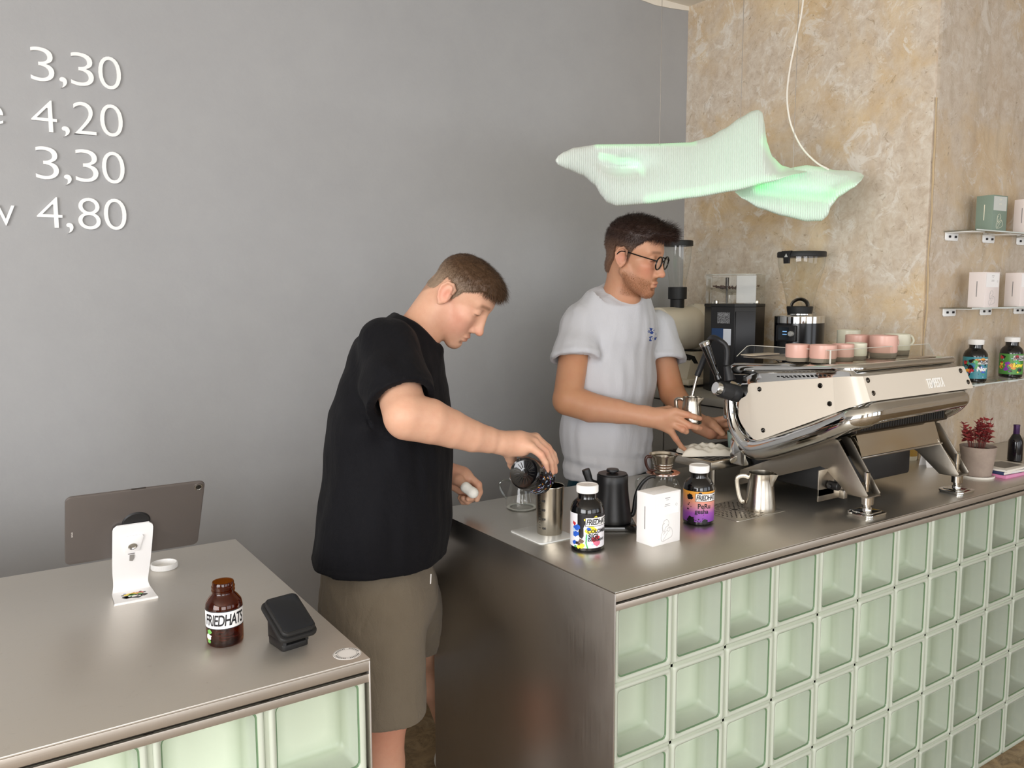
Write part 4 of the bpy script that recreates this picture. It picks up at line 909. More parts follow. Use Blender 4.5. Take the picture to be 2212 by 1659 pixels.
# cream shop grinder
D = 3.62; g0 = at(1499, 708, D)
t = thing('shop_grinder', 'cream coffee grinder with round barrel, black triangle badge and clear hopper', 'grinder', (g0.x, g0.y, HB)); gz = g0.z-HB
AX = Matrix(((0, 0, 1, 0), (1, 0, 0, 0), (0, 1, 0, gz), (0, 0, 0, 1)))      # lathe axis along +x
r = .104
MB().lathe([(.0001, -.225), (.085, -.225), (.092, -.22), (.094, -.02), (.103, -.012), (.106, 0), (.1065, .012), (r, .014), (r, .10), (.098, .122), (.080, .136), (.04, .142), (.0001, .143)], 48, AX).build('barrel', M_EKC, t)
b = MB()
for a in (.35, 1.6, 2.9, 4.2, 5.4): b.cyl((-.012, math.cos(a)*.1, gz+math.sin(a)*.1), (.004, math.cos(a)*.1, gz+math.sin(a)*.1), .005, None, 10)
tag(b.build('ring_bolts', M_SATIN, t), kind='stuff')
b = MB(); ca = PI+.35       # side turned to us is -y
for gx in (.035, .088):
    for i in range(5):
        a = -.12-.10*i-.1; y, z = -math.cos(a)*(r+.0004), gz+math.sin(a)*(r+.0004); b.box(gx, gx+.022-.002*i, y-.0012, y+.0012, z-.0012, z+.0012)
tag(b.build('vents', M_INK, t), kind='stuff')
def onbar(x, s): a = s/r; return (x, -math.cos(a)*(r+.0008), gz+math.sin(a)*(r+.0008))
b = MB(); TRI = [(.048, .004), (.090, .004), (.069, .036)]; n = 5
V = []; F = []
for i in range(n+1):
    f = i/n; s = .006+.036*f; w = .021*(1-f); V += [onbar(.078-w, s), onbar(.078+w, s)]
F = [(2*i, 2*i+1, 2*i+3, 2*i+2) for i in range(n)]
b.add(V, F).build('badge', M_INK, t, False)
MB().box(-.045, .0575, -.05, .05, gz-.115, gz-.094, .004).build('saddle', M_BLACKM, t)
# tapered column, base plate, spout flap, two buttons
b = MB(); q = [(-.070, -.062, gz-.10), (.052, -.062, gz-.10), (.052, .062, gz-.10), (-.070, .062, gz-.10), (-.125, -.085, .034), (.072, -.085, .034), (.072, .085, .034), (-.125, .085, .034)]
b.add(q, [(0, 1, 2, 3), (7, 6, 5, 4), (0, 4, 5, 1), (1, 5, 6, 2), (2, 6, 7, 3), (3, 7, 4, 0)])
b.build('column', M_EKC, t, False)
MB().box(-.145, .120, -.115, .115, .010, .036, .006).build('base_plate', M_EKC, t)
for x in (-.11, .09): MB().cyl((x, -.09, 0), (x, -.09, .011), .011).build('foot', M_DKSTEEL, t)
b = MB().add([(-.115, -.06, gz-.105), (-.07, -.075, gz-.118), (-.05, -.078, gz-.150), (-.075, -.07, gz-.150), (-.115, .03, gz-.105), (-.07, .03, gz-.118), (-.05, .03, gz-.150), (-.075, .03, gz-.150)], [(0, 1, 2, 3), (7, 6, 5, 4), (0, 4, 5, 1), (1, 5, 6, 2), (2, 6, 7, 3), (3, 7, 4, 0)]).build('spout_flap', M_BLACKM, t, False)
for z in (gz-.155, gz-.198): MB().lathe([(.0001, .004), (.008, .003), (.0085, 0)], 18, Matrix.Translation((.030, -.066-.0016*((gz-.1-z)/.01), z)) @ Matrix.Rotation(PI/2, 4, 'X')).build('button', M_DKSTEEL, t)
hx = -.105
MB().lathe([(.0001, gz+.085), (.030, gz+.085), (.030, gz+.125), (.040, gz+.127), (.040, gz+.178), (.0001, gz+.179)], 36, TR(hx, 0, 0)).build('hopper_collar', M_BLACKM, t)
MB().lathe([(.034, gz+.179), (.036, gz+.20), (.052, gz+.28), (.058, gz+.345), (.058, gz+.352)], 40, TR(hx, 0, 0)).build('hopper', M_ACRY, t)
MB().lathe([(.0001, gz+.352), (.0625, gz+.352), (.0625, gz+.372), (.060, gz+.375), (.0001, gz+.375)], 40, TR(hx, 0, 0)).build('hopper_lid', M_BLACKM, t)
# tall black grinder with boxed hopper of beans
D = 3.25; g0 = at(1607, 660, D); rz = math.atan2(CAM_R.y, CAM_R.x)+.06
t = thing('black_grinder', 'tall black faceted grinder with square clear hopper holding beans', 'grinder', (g0.x+.035, g0.y+.05, HB), rz); zt = g0.z-HB+.006
K = D/FPX
pl = [(-59*K, .03), (-20*K, -.045), (26*K, -.050), (58*K, .01), (58*K, .12), (-59*K, .12)]
MB().prism(pl, 0, zt-.012, None, .0015).build('housing', mat('black_panel', '131316', .35), t)
MB().prism([(x*1.015, y*1.015) for x, y in pl], zt-.012, zt, None, .001).build('top_plate', M_BLACKM, t)
MB().prism([(-18*K, -.0535), (24*K, -.0575), (24*K, -.049), (-18*K, -.045)], .02, zt-.03, None, .001).build('front_panel', mat('black_panel_satin', '0f0f14', .3), t)
def facet(x0, x1, z0, z1, m, nm, out=.0015):
    p, q = Vector((pl[0][0], pl[0][1], 0)), Vector((pl[1][0], pl[1][1], 0)); d = q-p; nn = Vector((d.y, -d.x, 0)).normalized()*out
    a, c = p+d*x0+nn, p+d*x1+nn; MB().add([(a.x, a.y, z0), (c.x, c.y, z0), (c.x, c.y, z1), (a.x, a.y, z1)], [(0, 1, 2, 3)]).build(nm, m, t, False)
ms = mat('speckled_sticker', '6a6a6c', .6); k = NT(ms); k.base(k.ramp(k.noise(k.coord(), 420, 3, .7), [(.45, '26262a'), (.6, 'a9a9ab')]))
facet(.28, .82, zt-.078, zt-.034, ms, 'printed_sticker'); 
facet(.55, .88, zt-.165, zt-.100, mat('white_cup_holder', 'd6dbe4', .4), 'front_window'); facet(.05, .55, zt-.14, zt-.098, mat('blue_glow_panel', '173a66', .3), 'side_window')
HBX = [(x*.98, y*.98) for x, y in pl]; hz = .118
b = MB(); n = len(HBX); V = [(x, y, zt) for x, y in HBX]+[(x, y, zt+hz) for x, y in HBX]
b.add(V, [(i, (i+1) % n, n+(i+1) % n, n+i) for i in range(n)]+[tuple(range(n, 2*n))]).build('hopper', M_ACRY, t, False)
b = MB()
for i in range(n): b.tube([V[n+i], V[n+(i+1) % n]], .0012, 5)
b.build('hopper_edges', mat('acrylic_edge', 'd9d6cc', .15), t)
MB().prism([(-17*K, -.046), (25*K, -.051), (25*K, -.047), (-17*K, -.042)], zt+.004, zt+hz-.006).build('hopper_front', mat('frosted_panel', 'cfcecb', .25, alpha=.55), t, False)
b = MB().lathe([(.040, zt+.035), (.046, zt+.040), (.100, zt+.058), (.102, zt+.062), (.100, zt+.064), (.044, zt+.044)], 36, TR(-.0, .055, 0)).build('bean_tray', M_ACRY, t)
bb = MB(); rb = random.Random(9)
for i in range(150):
    a = rb.uniform(0, 2*PI); rr = rb.uniform(.055, .092); T = TR(math.cos(a)*rr, .055+math.sin(a)*rr*.9, zt+.055+(rr-.055)*.30+.006, rb.uniform(0, 3), rb.uniform(0, 3), 0) @ Matrix.Diagonal((.0055, .004, .003, 1))
    bb.add([(1, 0, 0), (-1, 0, 0), (0, 1, 0), (0, -1, 0), (0, 0, 1), (0, 0, -1)], [(0, 2, 4), (2, 1, 4), (1, 3, 4), (3, 0, 4), (2, 0, 5), (1, 2, 5), (3, 1, 5), (0, 3, 5)], T)
tag(bb.build('beans', mat('roasted_beans', '4a2a18', .4), t), kind='stuff')
for x in (-.035, .045): MB().lathe([(.013, zt), (.010, zt+.015), (.010, zt+.035), (.018, zt+.045)], 18, TR(x, .03, 0)).build('bean_funnel', M_GLASS, t)
MB().cyl((-.055, 0, zt+.002), (-.055, 0, zt+.070), .0035).cyl((-.055, 0, zt+.070), (-.055, 0, zt+.105), .0065).build('selector_rod', M_DKSTEEL, t)
MB().cyl((.066, -.004, zt), (.066, -.004, zt+.014), .013).cyl((-.088, .03, zt), (-.088, .03, zt+.014), .010).build('top_knobs', M_SATIN, t)
# black and chrome grinder with big conical hopper
D = 3.2; g0 = at(1728, 690, D)
t = thing('espresso_grinder', 'black espresso grinder with chrome collar and large empty conical hopper', 'grinder', (g0.x+.01, g0.y+.01, HB)); zc = g0.z-HB; K = D/FPX; ga = math.atan2(CAM_C.y-g0.y, CAM_C.x-g0.x)
MB().lathe([(.0001, 0), (.088, 0), (.090, .004), (.090, .02), (.062, .03), (.060, zc-.15), (.092, zc-.145), (.0935, zc-.012), (.0001, zc-.012)], 48).build('body', mat('black_lacquer', '0c0c0f', .2), t)
MB().lathe([(.090, zc-.014), (.0945, zc-.013), (.0945, zc+.012), (.092, zc+.0145), (.05, zc+.0155), (.047, zc+.018), (.047, zc+.022), (.0001, zc+.022)], 48).build('collar', M_CHROME, t)
MB().lathe([(.0001, zc+.021), (.045, zc+.021), (.0475, zc+.030), (.050, zc+.048), (.048, zc+.051), (.0001, zc+.051)], 44).build('hopper_base', M_BLACKM, t)
MB().lathe([(.0485, zc+.049), (.055, zc+.085), (.066, zc+.135), (.078, zc+.175), (.0855, zc+.205), (.0880, zc+.226), (.0885, zc+.242)], 48).build('hopper', M_ACRY, t)
MB().lathe([(.0001, zc+.240), (.0895, zc+.240), (.0910, zc+.242), (.0910, zc+.258), (.0890, zc+.261), (.0001, zc+.2615)], 48).build('hopper_lid', M_BLACKM, t)
al = ga-.62; q = [(-.018, .002), (.018, .002), (.014, -.032), (-.014, -.032)]; FT = Matrix.Rotation(al, 4, 'Z') @ Matrix(((0, 0, 1, .0905), (1, 0, 0, 0), (0, 1, 0, zc+.2605), (0, 0, 0, 1)))
MB().prism([(x*1.2, y) for x, y in q[:2]]+[(q[2][0], -.018), (q[2][0]*.8, -.046), (-q[2][0]*.8, -.046), (q[3][0], -.018)], -.004, .006, FT, .001).build('lid_latch', M_BLACK, t)
MB().bm(poly_bm([(-.008, -.022), (.008, -.022), (0, -.008)], .0064), FT).build('latch_badge', mat('badge_grey', 'b9b9b5', .4), t, False)
ca_, sa_ = CAM_R.x, CAM_R.y
ar = spline([(-.034, .052, 0), (-.028, .066, 0), (-.010, .077, 0), (.010, .077, 0), (.026, .066, 0), (.031, .052, 0)], 5)
MB().tube([(p.x*ca_, p.x*sa_, zc+p.y) for p in ar], .0045, 8, flat=1.8).build('slide_bow', M_DKSTEEL, t)
PT = Matrix.Rotation(ga-.50, 4, 'Z') @ Matrix(((0, 0, 1, .086), (1, 0, 0, 0), (0, 1, 0, zc-.052), (0, 0, 0, 1)))
MB().prism(rrect(.082, .062, .005, 3), 0, .016, PT, .002).build('control_box', M_BLACK, t)
MB().bm(poly_bm([(-.030, -.024), (.014, -.024), (.014, .024), (-.030, .024)], .0165), PT).build('display', mat('display_dark', '1b2228', .15), t, False)
b = MB()
for y in (-.005, .006): b.bm(poly_bm([(-.012, y), (.006, y), (.006, y+.0035), (-.012, y+.0035)], .0168), PT)
b.build('display_text', mat('display_blue', '7fb2e6', .4, ecol='7fb2e6', estr=.5), t, False)
MB().cyl(PT @ Vector((.026, 0, .014)), PT @ Vector((.026, 0, .030)), .010).build('control_knob', mat('grey_knob', 'a5a5a3', .4), t)
MB().tube([PT @ Vector((-.01, -.095, .01)), PT @ Vector((-.01, -.100, .05)), PT @ Vector((.006, -.104, .055))], .007, 8).build('portafilter_fork', M_SATIN, t)

# ------------------------------------------------------------------ wall shelves, brackets, cartons and jars
M_BRK = mat('white_steel_bracket', 'f0f1f0', .35, .0)
SH = [('top', 1.7425), ('middle', 1.4685), ('bottom', 1.1935)]
for i, (nm, z) in enumerate(SH):
    t = thing('wall_shelf', '%s clear glass shelf on white brackets on the plaster wall' % nm, 'shelf', (1.9, YS, z), 0, 'glass wall shelves')
    MB().box(1.885, 2.75, YS-.118, YS-.002, z-.0045, z, .0008).build('glass_shelf', m_glass('shelf_glass', (.95, .97, .96)) if i == 0 else MATS['shelf_glass'], t, wc=True)
    b = MB().box(1.885, 2.75, YS-.1195, YS-.118, z-.0045, z, 0); b.build('shelf_edge', mat('glass_edge_pale', 'd5dedb', .1), t, wc=True)
    for j in range(4):
        x = 1.895+.262*j+(.012 if i == 1 else 0)
        b = MB().prism([(0, 0), (.086, 0), (.086, .022), (.081, .027), (.005, .027), (0, .022)], 0, .004, Matrix(((1, 0, 0, x), (0, 0, -1, YS-.002), (0, -1, 0, z-.0065), (0, 0, 0, 1))), .0008)
        b.box(x, x+.086, YS-.10, YS-.002, z-.0075, z-.0048, .0008)
        br_ = b.build('bracket', M_BRK, t, wc=True)
        for q in (.024, .064): MB().prism(rrect(.009, .008, .0015, 2), 0, .004, Matrix(((1, 0, 0, x+q), (0, 0, -1, YS-.0065), (0, 1, 0, z-.019), (0, 0, 0, 1)))).build('bolt', M_INK, br_, wc=True)
M_SAGE = mat('sage_card', '7f9183', .6); M_PALEP = mat('pale_pink_card', 'e9dfdc', .6); GOLD = mat('pale_foil', 'e6e3cf', .35)
for (x, y, z, rz_, mm, ink, st_, lb) in [(2.015, .315, 1.7428, -.05, M_SAGE, GOLD, mat('label_paper_grey', 'c9cdc8', .5), 'sage green carton with foil drawing on the top shelf'),
        (2.260, .300, 1.7428, -.08, M_PALEP, None, None, 'pale pink carton at the right end of the top shelf'),
        (1.965, .300, 1.4688, -.03, M_PALEP, None, None, 'pale pink carton at the left end of the middle shelf'),
        (2.225, .300, 1.4688, -.10, M_PALEP, None, None, 'pale pink carton at the right end of the middle shelf')]:
    t = thing('coffee_carton', lb, 'box', (x, y, z), rz_, 'small coffee cartons'); carton(t, .094, .060, .126, mm, ink, 1.2, st_)
    for ch in t.children: ch.location = (0, -.02, 0)
for (x, y, lb, cols, sd, word, off) in [(2.035, .335, 'black jar with red, green and blue cartoonish label, left on bottom shelf', (3, 4, 7, 1, 8), 4, 'Nor', .0), (2.305, .335, 'black jar with yellow, purple and green label, right on bottom shelf', (2, 9, 4, 8, 3), 6, 'Low', .0)]:
    t = thing('coffee_jar', lb, 'jar', (x, y, 1.1938), 0, 'lidded coffee jars on the bottom shelf'); va = face_angle((x, y)); jar_body(t)
    b = MB(); band(b, .014, .093, va-2.6, va+2.6); b.build('label', mat('label_teal', '3d8f9e', .35) if sd == 4 else mat('label_leaf', '4d8f3f', .35), t)
    rs = random.Random(sd); b = MB()
    for i in range(34):
        cx, cz = rs.uniform(-.038, .040), rs.uniform(.022, .084); spl(cx, cz, rs.uniform(.004, .010), cols[i % 5] if i % 4 else 0, 1+i*.25, 9, .3)
    for i in range(10): spl(rs.uniform(-.035, .038), rs.uniform(.020, .085), rs.uniform(.0015, .003), 7 if i % 2 else 0, 12)
    b.build('label_art', LM, t, False); friedhats(t, va, .006, .066)
    q = text_bm(word, .021, 0, .1, .0014); b = MB()
    for v in q.verts: v.co.x += .006; v.co.z = .0022
    b.bm(wrap(q, R0, va, .043)); b.build('label_word', M_WHITE if sd == 4 else LM[2], t, False)

# ------------------------------------------------------------------ ribbed translucent pendant lamp
def m_lamp():
    m = mat('lamp_shell', 'e0e6e1', .5, sss=.0); k = NT(m)
    at_ = k.n('Attribute'); at_.attribute_name = 'glow'; 
    col = k.ramp(at_.outputs['Fac'], [(0.0, 'c8f0d2'), (.35, '9aeeb0'), (1.0, '2df360')])
    k.l(col, k.b.inputs['Emission Color']); mr = k.n('MapRange'); mr.inputs[3].default_value = .0; mr.inputs[4].default_value = .62; k.l(at_.outputs['Fac'], mr.inputs[0]); k.l(mr.outputs[0], k.b.inputs['Emission Strength']); return m
M_LAMP = m_lamp()
L0, L1 = 2.38, 2.86
lam = thing('pendant_lamp', 'white ribbed wavy pendant lamp glowing green, hung on thin wires', 'lamp', (.93, .63, 1.93))
def interp(P, x):
    for (a, b_), (c, d) in zip(P, P[1:]):
        if a <= x <= c: t = (x-a)/(c-a); t = t*t*(3-2*t)*.4+t*.6; return b_+(d-b_)*t
    return P[-1][1] if x > P[-1][0] else P[0][1]
def dl(u): return L0+(L1-L0)*(u-1200)/665
GL = [((1298, 337), (1378, 355), 3.6, 1.0), ((1372, 354), (1388, 370), 6, .55), ((1290, 313), (1500, 309), 5, .65), ((1656, 305), (1690, 358), 11, .8), ((1400, 432), (1720, 378), 9, .45), ((1690, 360), (1800, 362), 8, .55), ((1640, 405), (1800, 422), 11, 1.0), ((1800, 420), (1840, 400), 14, .5)]
def glow(u, v):
    g = 0.04+.20*max(0, min(1, (u-1290)/250))*(.8 if u < 1690 else 1.2)
    for (a, b_), (c, d), s, k in GL:
        t = max(0, min(1, ((u-a)*(c-a)+(v-b_)*(d-b_))/((c-a)**2+(d-b_)**2))); q = math.hypot(u-a-(c-a)*t, v-b_-(d-b_)*t); g = max(g, k*math.exp(-(q/s)**2/2))
    return min(1, g)
def lobe(name, top, bot, n, dd, thick, belly):
    x0, x1 = top[0][0], top[-1][0]; V = []; G = []; m = 40
    for i in range(n):
        f = i/(n-1); u = x0+(x1-x0)*f; rib = 1.0 if i % 2 else .0
        vt, vb = interp(top, u), interp(bot, u); c, h = (vt+vb)/2, max((vb-vt)/2, .6)
        e = min(1, math.sqrt(max(0, 1-(2*f-1)**4)))
        for k in range(m):
            a = 2*PI*k/m; ca, sa = math.cos(a), math.sin(a)
            vv = c-h*sa*(1+.006*rib); 
            w = thick*(.35+.65*e)*min(1, (h/22)**.6)*(abs(ca)**.8)*(1 if ca > 0 else -1)*(1+.05*rib)
            s = (vv-vt)/(2*h)
            d = dl(u)+dd+belly(u, s)+w+.0055*rib*(1 if ca > 0 else -1)
            V.append(at(u, vv, d)-lam.location); G.append(glow(u, vv))
    F = [(i*m+k, i*m+(k+1) % m, (i+1)*m+(k+1) % m, (i+1)*m+k) for i in range(n-1) for k in range(m)]
    F += [tuple(range(m))[::-1], tuple(range((n-1)*m, n*m))]
    o = MB().add(V, F).build(name, M_LAMP, lam, ang=80)
    at_ = o.data.attributes.new('glow', 'FLOAT', 'POINT'); at_.data.foreach_set('value', G)
    return o
T1 = [(1200, 345), (1206, 336), (1218, 328), (1240, 319), (1290, 312), (1400, 311), (1490, 308), (1530, 297), (1565, 278), (1600, 254), (1625, 240), (1637, 237), (1647, 243), (1652, 270), (1656, 305), (1668, 338), (1690, 358), (1720, 366), (1742, 369)]
B1 = [(1200, 348), (1206, 357), (1225, 366), (1260, 380), (1285, 400), (1300, 424), (1312, 438), (1332, 445), (1400, 440), (1500, 427), (1590, 412), (1660, 394), (1720, 376), (1742, 372)]
# shallow concave fold in the left wing, the shell leaning away towards its top
lobe('front_shell', T1, B1, 230, 0.0, .050, lambda u, s: .16*(s-.5)*-1*max(0, min(1, (u-1300)/200))+.10*math.exp(-((u-1350)/50)**2-((s-.36)/.16)**2)+.02*math.sin((u-1200)/70))
T2 = [(1588, 413), (1620, 400), (1660, 383), (1700, 364), (1742, 357), (1775, 361), (1800, 367), (1840, 369), (1858, 373), (1866, 379)]
B2 = [(1588, 416), (1605, 430), (1640, 450), (1690, 466), (1742, 478), (1775, 477), (1788, 466), (1795, 446), (1812, 425), (1845, 405), (1860, 391), (1866, 381)]
lobe('rear_shell', T2, B2, 110, .06, .055, lambda u, s: .10*(.5-s)+.05*math.exp(-((u-1730)/70)**2-((s-.45)/.2)**2))
M_WIRE = mat('steel_wire', '9a948c', .4, .8)
for u, v0 in ((1425, 309), (1600, 254), (1713, 363)):
    p = at(u, v0+4, dl(u)+.02); MB().cyl(p, (p.x, p.y, ZC), .0009, None, 6, False).build('hanging_wire', M_WIRE, lam, wc=True)
cb = [at(1790, 366, dl(1790)+.06), at(1765, 352, dl(1765)+.06), at(1737, 325, dl(1740)+.06), at(1718, 293, dl(1718)+.07), at(1705, 255, dl(1705)+.08), at(1700, 205, dl(1700)+.09), at(1706, 150, dl(1700)+.10), at(1718, 90, dl(1700)+.10), at(1731, 30, dl(1700)+.10), at(1738, -40, dl(1700)+.10)]
cb.append(Vector((cb[-1].x+.005, cb[-1].y, ZC)))
MB().tube(spline(cb, 6), .0032, 8).build('cable', mat('white_cable', 'ece7dc', .5), lam, wc=True)
# ------------------------------------------------------------------ soft-blended solids for bodies and clothes, meshed by surface nets
def va_(p): return np.array(p, dtype=float)
class Sdf:
    def __init__(s): s.pr = []; s.post = None
    def _add(s, fn, lo, hi, k, op): s.pr.append((fn, va_(lo), va_(hi), k, op)); return s
    def cap(s, a, b, ra, rb=None, k=.012, op='u', ax=None, asp=1.0):
        """tapered limb from a to b; ax/asp make the section wider along ax"""
        a, b = va_(a), va_(b); rb = ra if rb is None else rb; R = max(ra, rb)*max(asp, 1)+k
        if ax is not None: ax = va_(ax)/np.linalg.norm(va_(ax)); f = 1/asp-1
        def sq(p): return p if ax is None else p+np.outer(p@ax, ax)*f
        A, B = sq(a[None])[0], sq(b[None])[0]; d = B-A; L = max(d@d, 1e-12)
        def fn(p):
            q = sq(p)-A; t = np.clip(q@d/L, 0, 1); return np.linalg.norm(q-t[:, None]*d, axis=1)-(ra+(rb-ra)*t)
        return s._add(fn, np.minimum(a, b)-R, np.maximum(a, b)+R, k, op)
    def chain(s, pts, rs, k=.012, op='u', ax=None, asp=1.0):
        asp = asp if isinstance(asp, (list, tuple)) else [asp]*len(pts)
        for i in range(len(pts)-1): s.cap(pts[i], pts[i+1], rs[i], rs[i+1], k, op, ax, (asp[i]+asp[i+1])/2)
        return s
    def ell(s, c, r, M=None, k=.012, op='u'):
        c, r = va_(c), va_(r); M = np.eye(3) if M is None else np.array(M); R = r.max()+k
        def fn(p):
            q = (p-c)@M.T; k0 = np.linalg.norm(q/r, axis=1); k1 = np.linalg.norm(q/(r*r), axis=1)+1e-9; return k0*(k0-1)/k1
        return s._add(fn, c-R, c+R, k, op)
    def cut(s, p0, n, k=.002):
        """keep the side behind the plane (p0, n)"""
        p0, n = va_(p0), va_(n)/np.linalg.norm(va_(n))
        return s._add(lambda p: -((p-p0)@n), [-9]*3, [9]*3, k, 's')
    def __call__(s, P, lo=None, hi=None):
        d = np.full(len(P), .08)
        for fn, a, b, k, op in s.pr:
            if lo is not None and ((a > hi).any() or (b < lo).any()): continue
            e = fn(P)
            if op == 'u': h = np.clip(.5+.5*(d-e)/k, 0, 1); d = d+(e-d)*h-k*h*(1-h)
            else: h = np.clip(.5-.5*(d+e)/k, 0, 1); d = d+(-e-d)*h+k*h*(1-h)
        if s.post is not None: d = s.post(P, d)
        return d
def surface(sdf, h, B=14):
    lo = np.min([q[1] for q in sdf.pr if q[4] == 'u'], axis=0)-.02; hi = np.max([q[2] for q in sdf.pr if q[4] == 'u'], axis=0)+.02
    n = np.ceil((hi-lo)/(h*B)).astype(int); I = np.stack(np.meshgrid(*[np.arange(x) for x in n], indexing='ij'), -1).reshape(-1, 3)
    C = lo+(I+.5)*h*B; d = np.concatenate([sdf(C[i:i+20000]) for i in range(0, len(C), 20000)])
    I = I[np.abs(d) < h*B*1.5]; N = n*B+3
    g = np.stack(np.meshgrid(*[np.arange(B+1)]*3, indexing='ij'), -1).reshape(-1, 3); m = B+1
    keys = []; pos = []; edges = []
    off = np.array([[i, j, k] for i in (0, 1) for j in (0, 1) for k in (0, 1)])
    for b in I:
        base = b*B; G = base+g; P = lo+G*h; d = sdf(P, P[0]-.03, P[-1]+.03)
        if d.min() > 0 or d.max() < 0: continue
        D = d.reshape(m, m, m); S = D < 0
        cs = np.stack([S[i:i+B, j:j+B, k:k+B] for i, j, k in off]); tot = cs.sum(0); act = np.argwhere((tot > 0) & (tot < 8))
        acc = np.zeros((len(act), 3)); cnt = np.zeros(len(act))
        for q in range(8):
            for ax in range(3):
                if off[q][ax]: continue
                r = off[q].copy(); r[ax] = 1
                a = D[tuple((act+off[q]).T)]; c = D[tuple((act+r).T)]; x = (a < 0) != (c < 0); t = np.where(x, a/(a-c+1e-20), 0)
                p = np.repeat(off[q][None].astype(float), len(act), 0); p[:, ax] += t; acc += p*x[:, None]; cnt += x
        pos.append(lo+(base+act+acc/cnt[:, None])*h); ga = base+act; keys.append((ga[:, 0]*N[1]+ga[:, 1])*N[2]+ga[:, 2])
        for ax in range(3):
            sl0 = [slice(0, B)]*3; sl1 = [slice(0, B)]*3; sl1[ax] = slice(1, B+1)
            x = S[tuple(sl0)] != S[tuple(sl1)]; e = np.argwhere(x)
            if len(e): edges.append(np.c_[base+e, np.full(len(e), ax), S[tuple(sl0)][x]])
    keys = np.concatenate(keys); pos = np.concatenate(pos); o = np.argsort(keys); keys = keys[o]; pos = pos[o]; E = np.concatenate(edges)
    F = []
    for ax in range(3):
        e = E[E[:, 3] == ax]; u, v = (ax+1) % 3, (ax+2) % 3; q = []
        for du, dv in ((-1, -1), (0, -1), (0, 0), (-1, 0)):
            c = e[:, :3].copy(); c[:, u] += du; c[:, v] += dv; kk = (c[:, 0]*N[1]+c[:, 1])*N[2]+c[:, 2]; j = np.clip(np.searchsorted(keys, kk), 0, len(keys)-1)
            q.append(np.where(keys[j] == kk, j, -1))
        q = np.stack(q, 1); fl = e[:, 4] == 0; q[fl] = q[fl][:, ::-1]; F.append(q[(q >= 0).all(1)])
    return pos, np.concatenate(F)
def largest(P, F):
    """drop stray flecks: keep the biggest connected shell"""
    L = np.arange(len(P))
    while True:
        M = L[F].min(1); N = L.copy()
        for i in range(4): np.minimum.at(N, F[:, i], M)
        N = N[N]; N = N[N]
        if (N == L).all(): break
        L = N
    k = np.bincount(L).argmax(); keep = L == k; ix = np.cumsum(keep)-1; F = F[keep[F].all(1)]; return P[keep], ix[F]
def sdf_obj(name, sdf, h, m, parent, paint=None, relax=1):
    P, F = largest(*surface(sdf, h))
    for _ in range(relax):        # light smoothing
        A = np.zeros_like(P); c = np.zeros(len(P))
        for i in range(4): np.add.at(A, F[:, i], P[F[:, (i+1) % 4]]); np.add.at(A, F[:, i], P[F[:, (i+3) % 4]]); np.add.at(c, F[:, i], 2)
        P = P*.5+(A/np.maximum(c, 1)[:, None])*.5
    q = np.array(parent.location); me = bpy.data.meshes.new(name); me.vertices.add(len(P)); me.vertices.foreach_set('co', (P-q).ravel())
    me.loops.add(F.size); me.loops.foreach_set('vertex_index', F.ravel()); me.polygons.add(len(F)); me.polygons.foreach_set('loop_start', np.arange(0, F.size, 4)); me.polygons.foreach_set('loop_total', np.full(len(F), 4))
    me.polygons.foreach_set('use_smooth', np.ones(len(F), bool)); me.update(); me.validate(); me.materials.append(m)
    if paint is not None:
        col = paint(P); a = me.attributes.new('tone', 'FLOAT_COLOR', 'POINT'); a.data.foreach_set('color', np.c_[col, np.ones(len(col))].ravel())
    o = link(name, me, parent); o['_n'] = len(P); del o['_n']; return o, P, F
def wob(P, f, seed, ax=(1, 1, 1)):
    """smooth wobble field made of crossed waves"""
    r = np.random.RandomState(seed); s = np.zeros(len(P)); Q = P*va_(ax)
    for _ in range(6):
        k = r.normal(size=3); k *= f*(.6+.8*r.rand())/np.linalg.norm(k); s += np.sin(Q@k*2*PI+r.rand()*6.28)
    return s/6
def slin(c): return np.array(lin(c)[:3])
def m_skin(name):
    m = mat(name, 'd8a48a', .45, sss=.12, spec=.35); k = NT(m); a = k.n('Attribute'); a.attribute_name = 'tone'
    v = k.coord(); n = k.noise(v, 45, 4, .6); n2 = k.noise(v, 420, 2)
    k.base(k.mix(k.ramp(n, [(.35, 0.0), (.75, .16)]), a.outputs['Color'], 'b5654f')); k.bump(n2, .10, .002); return m
M_SKIN = m_skin('skin')
class Frame:
    """head or limb frame: x forward, y left, z up"""
    def __init__(s, o, f, l, u): s.o = va_(o); s.M = np.stack([va_(f), va_(l), va_(u)])
    def __call__(s, x, y, z): return s.o+np.array([x, y, z])@s.M
    def loc(s, P): return (P-s.o)@s.M.T
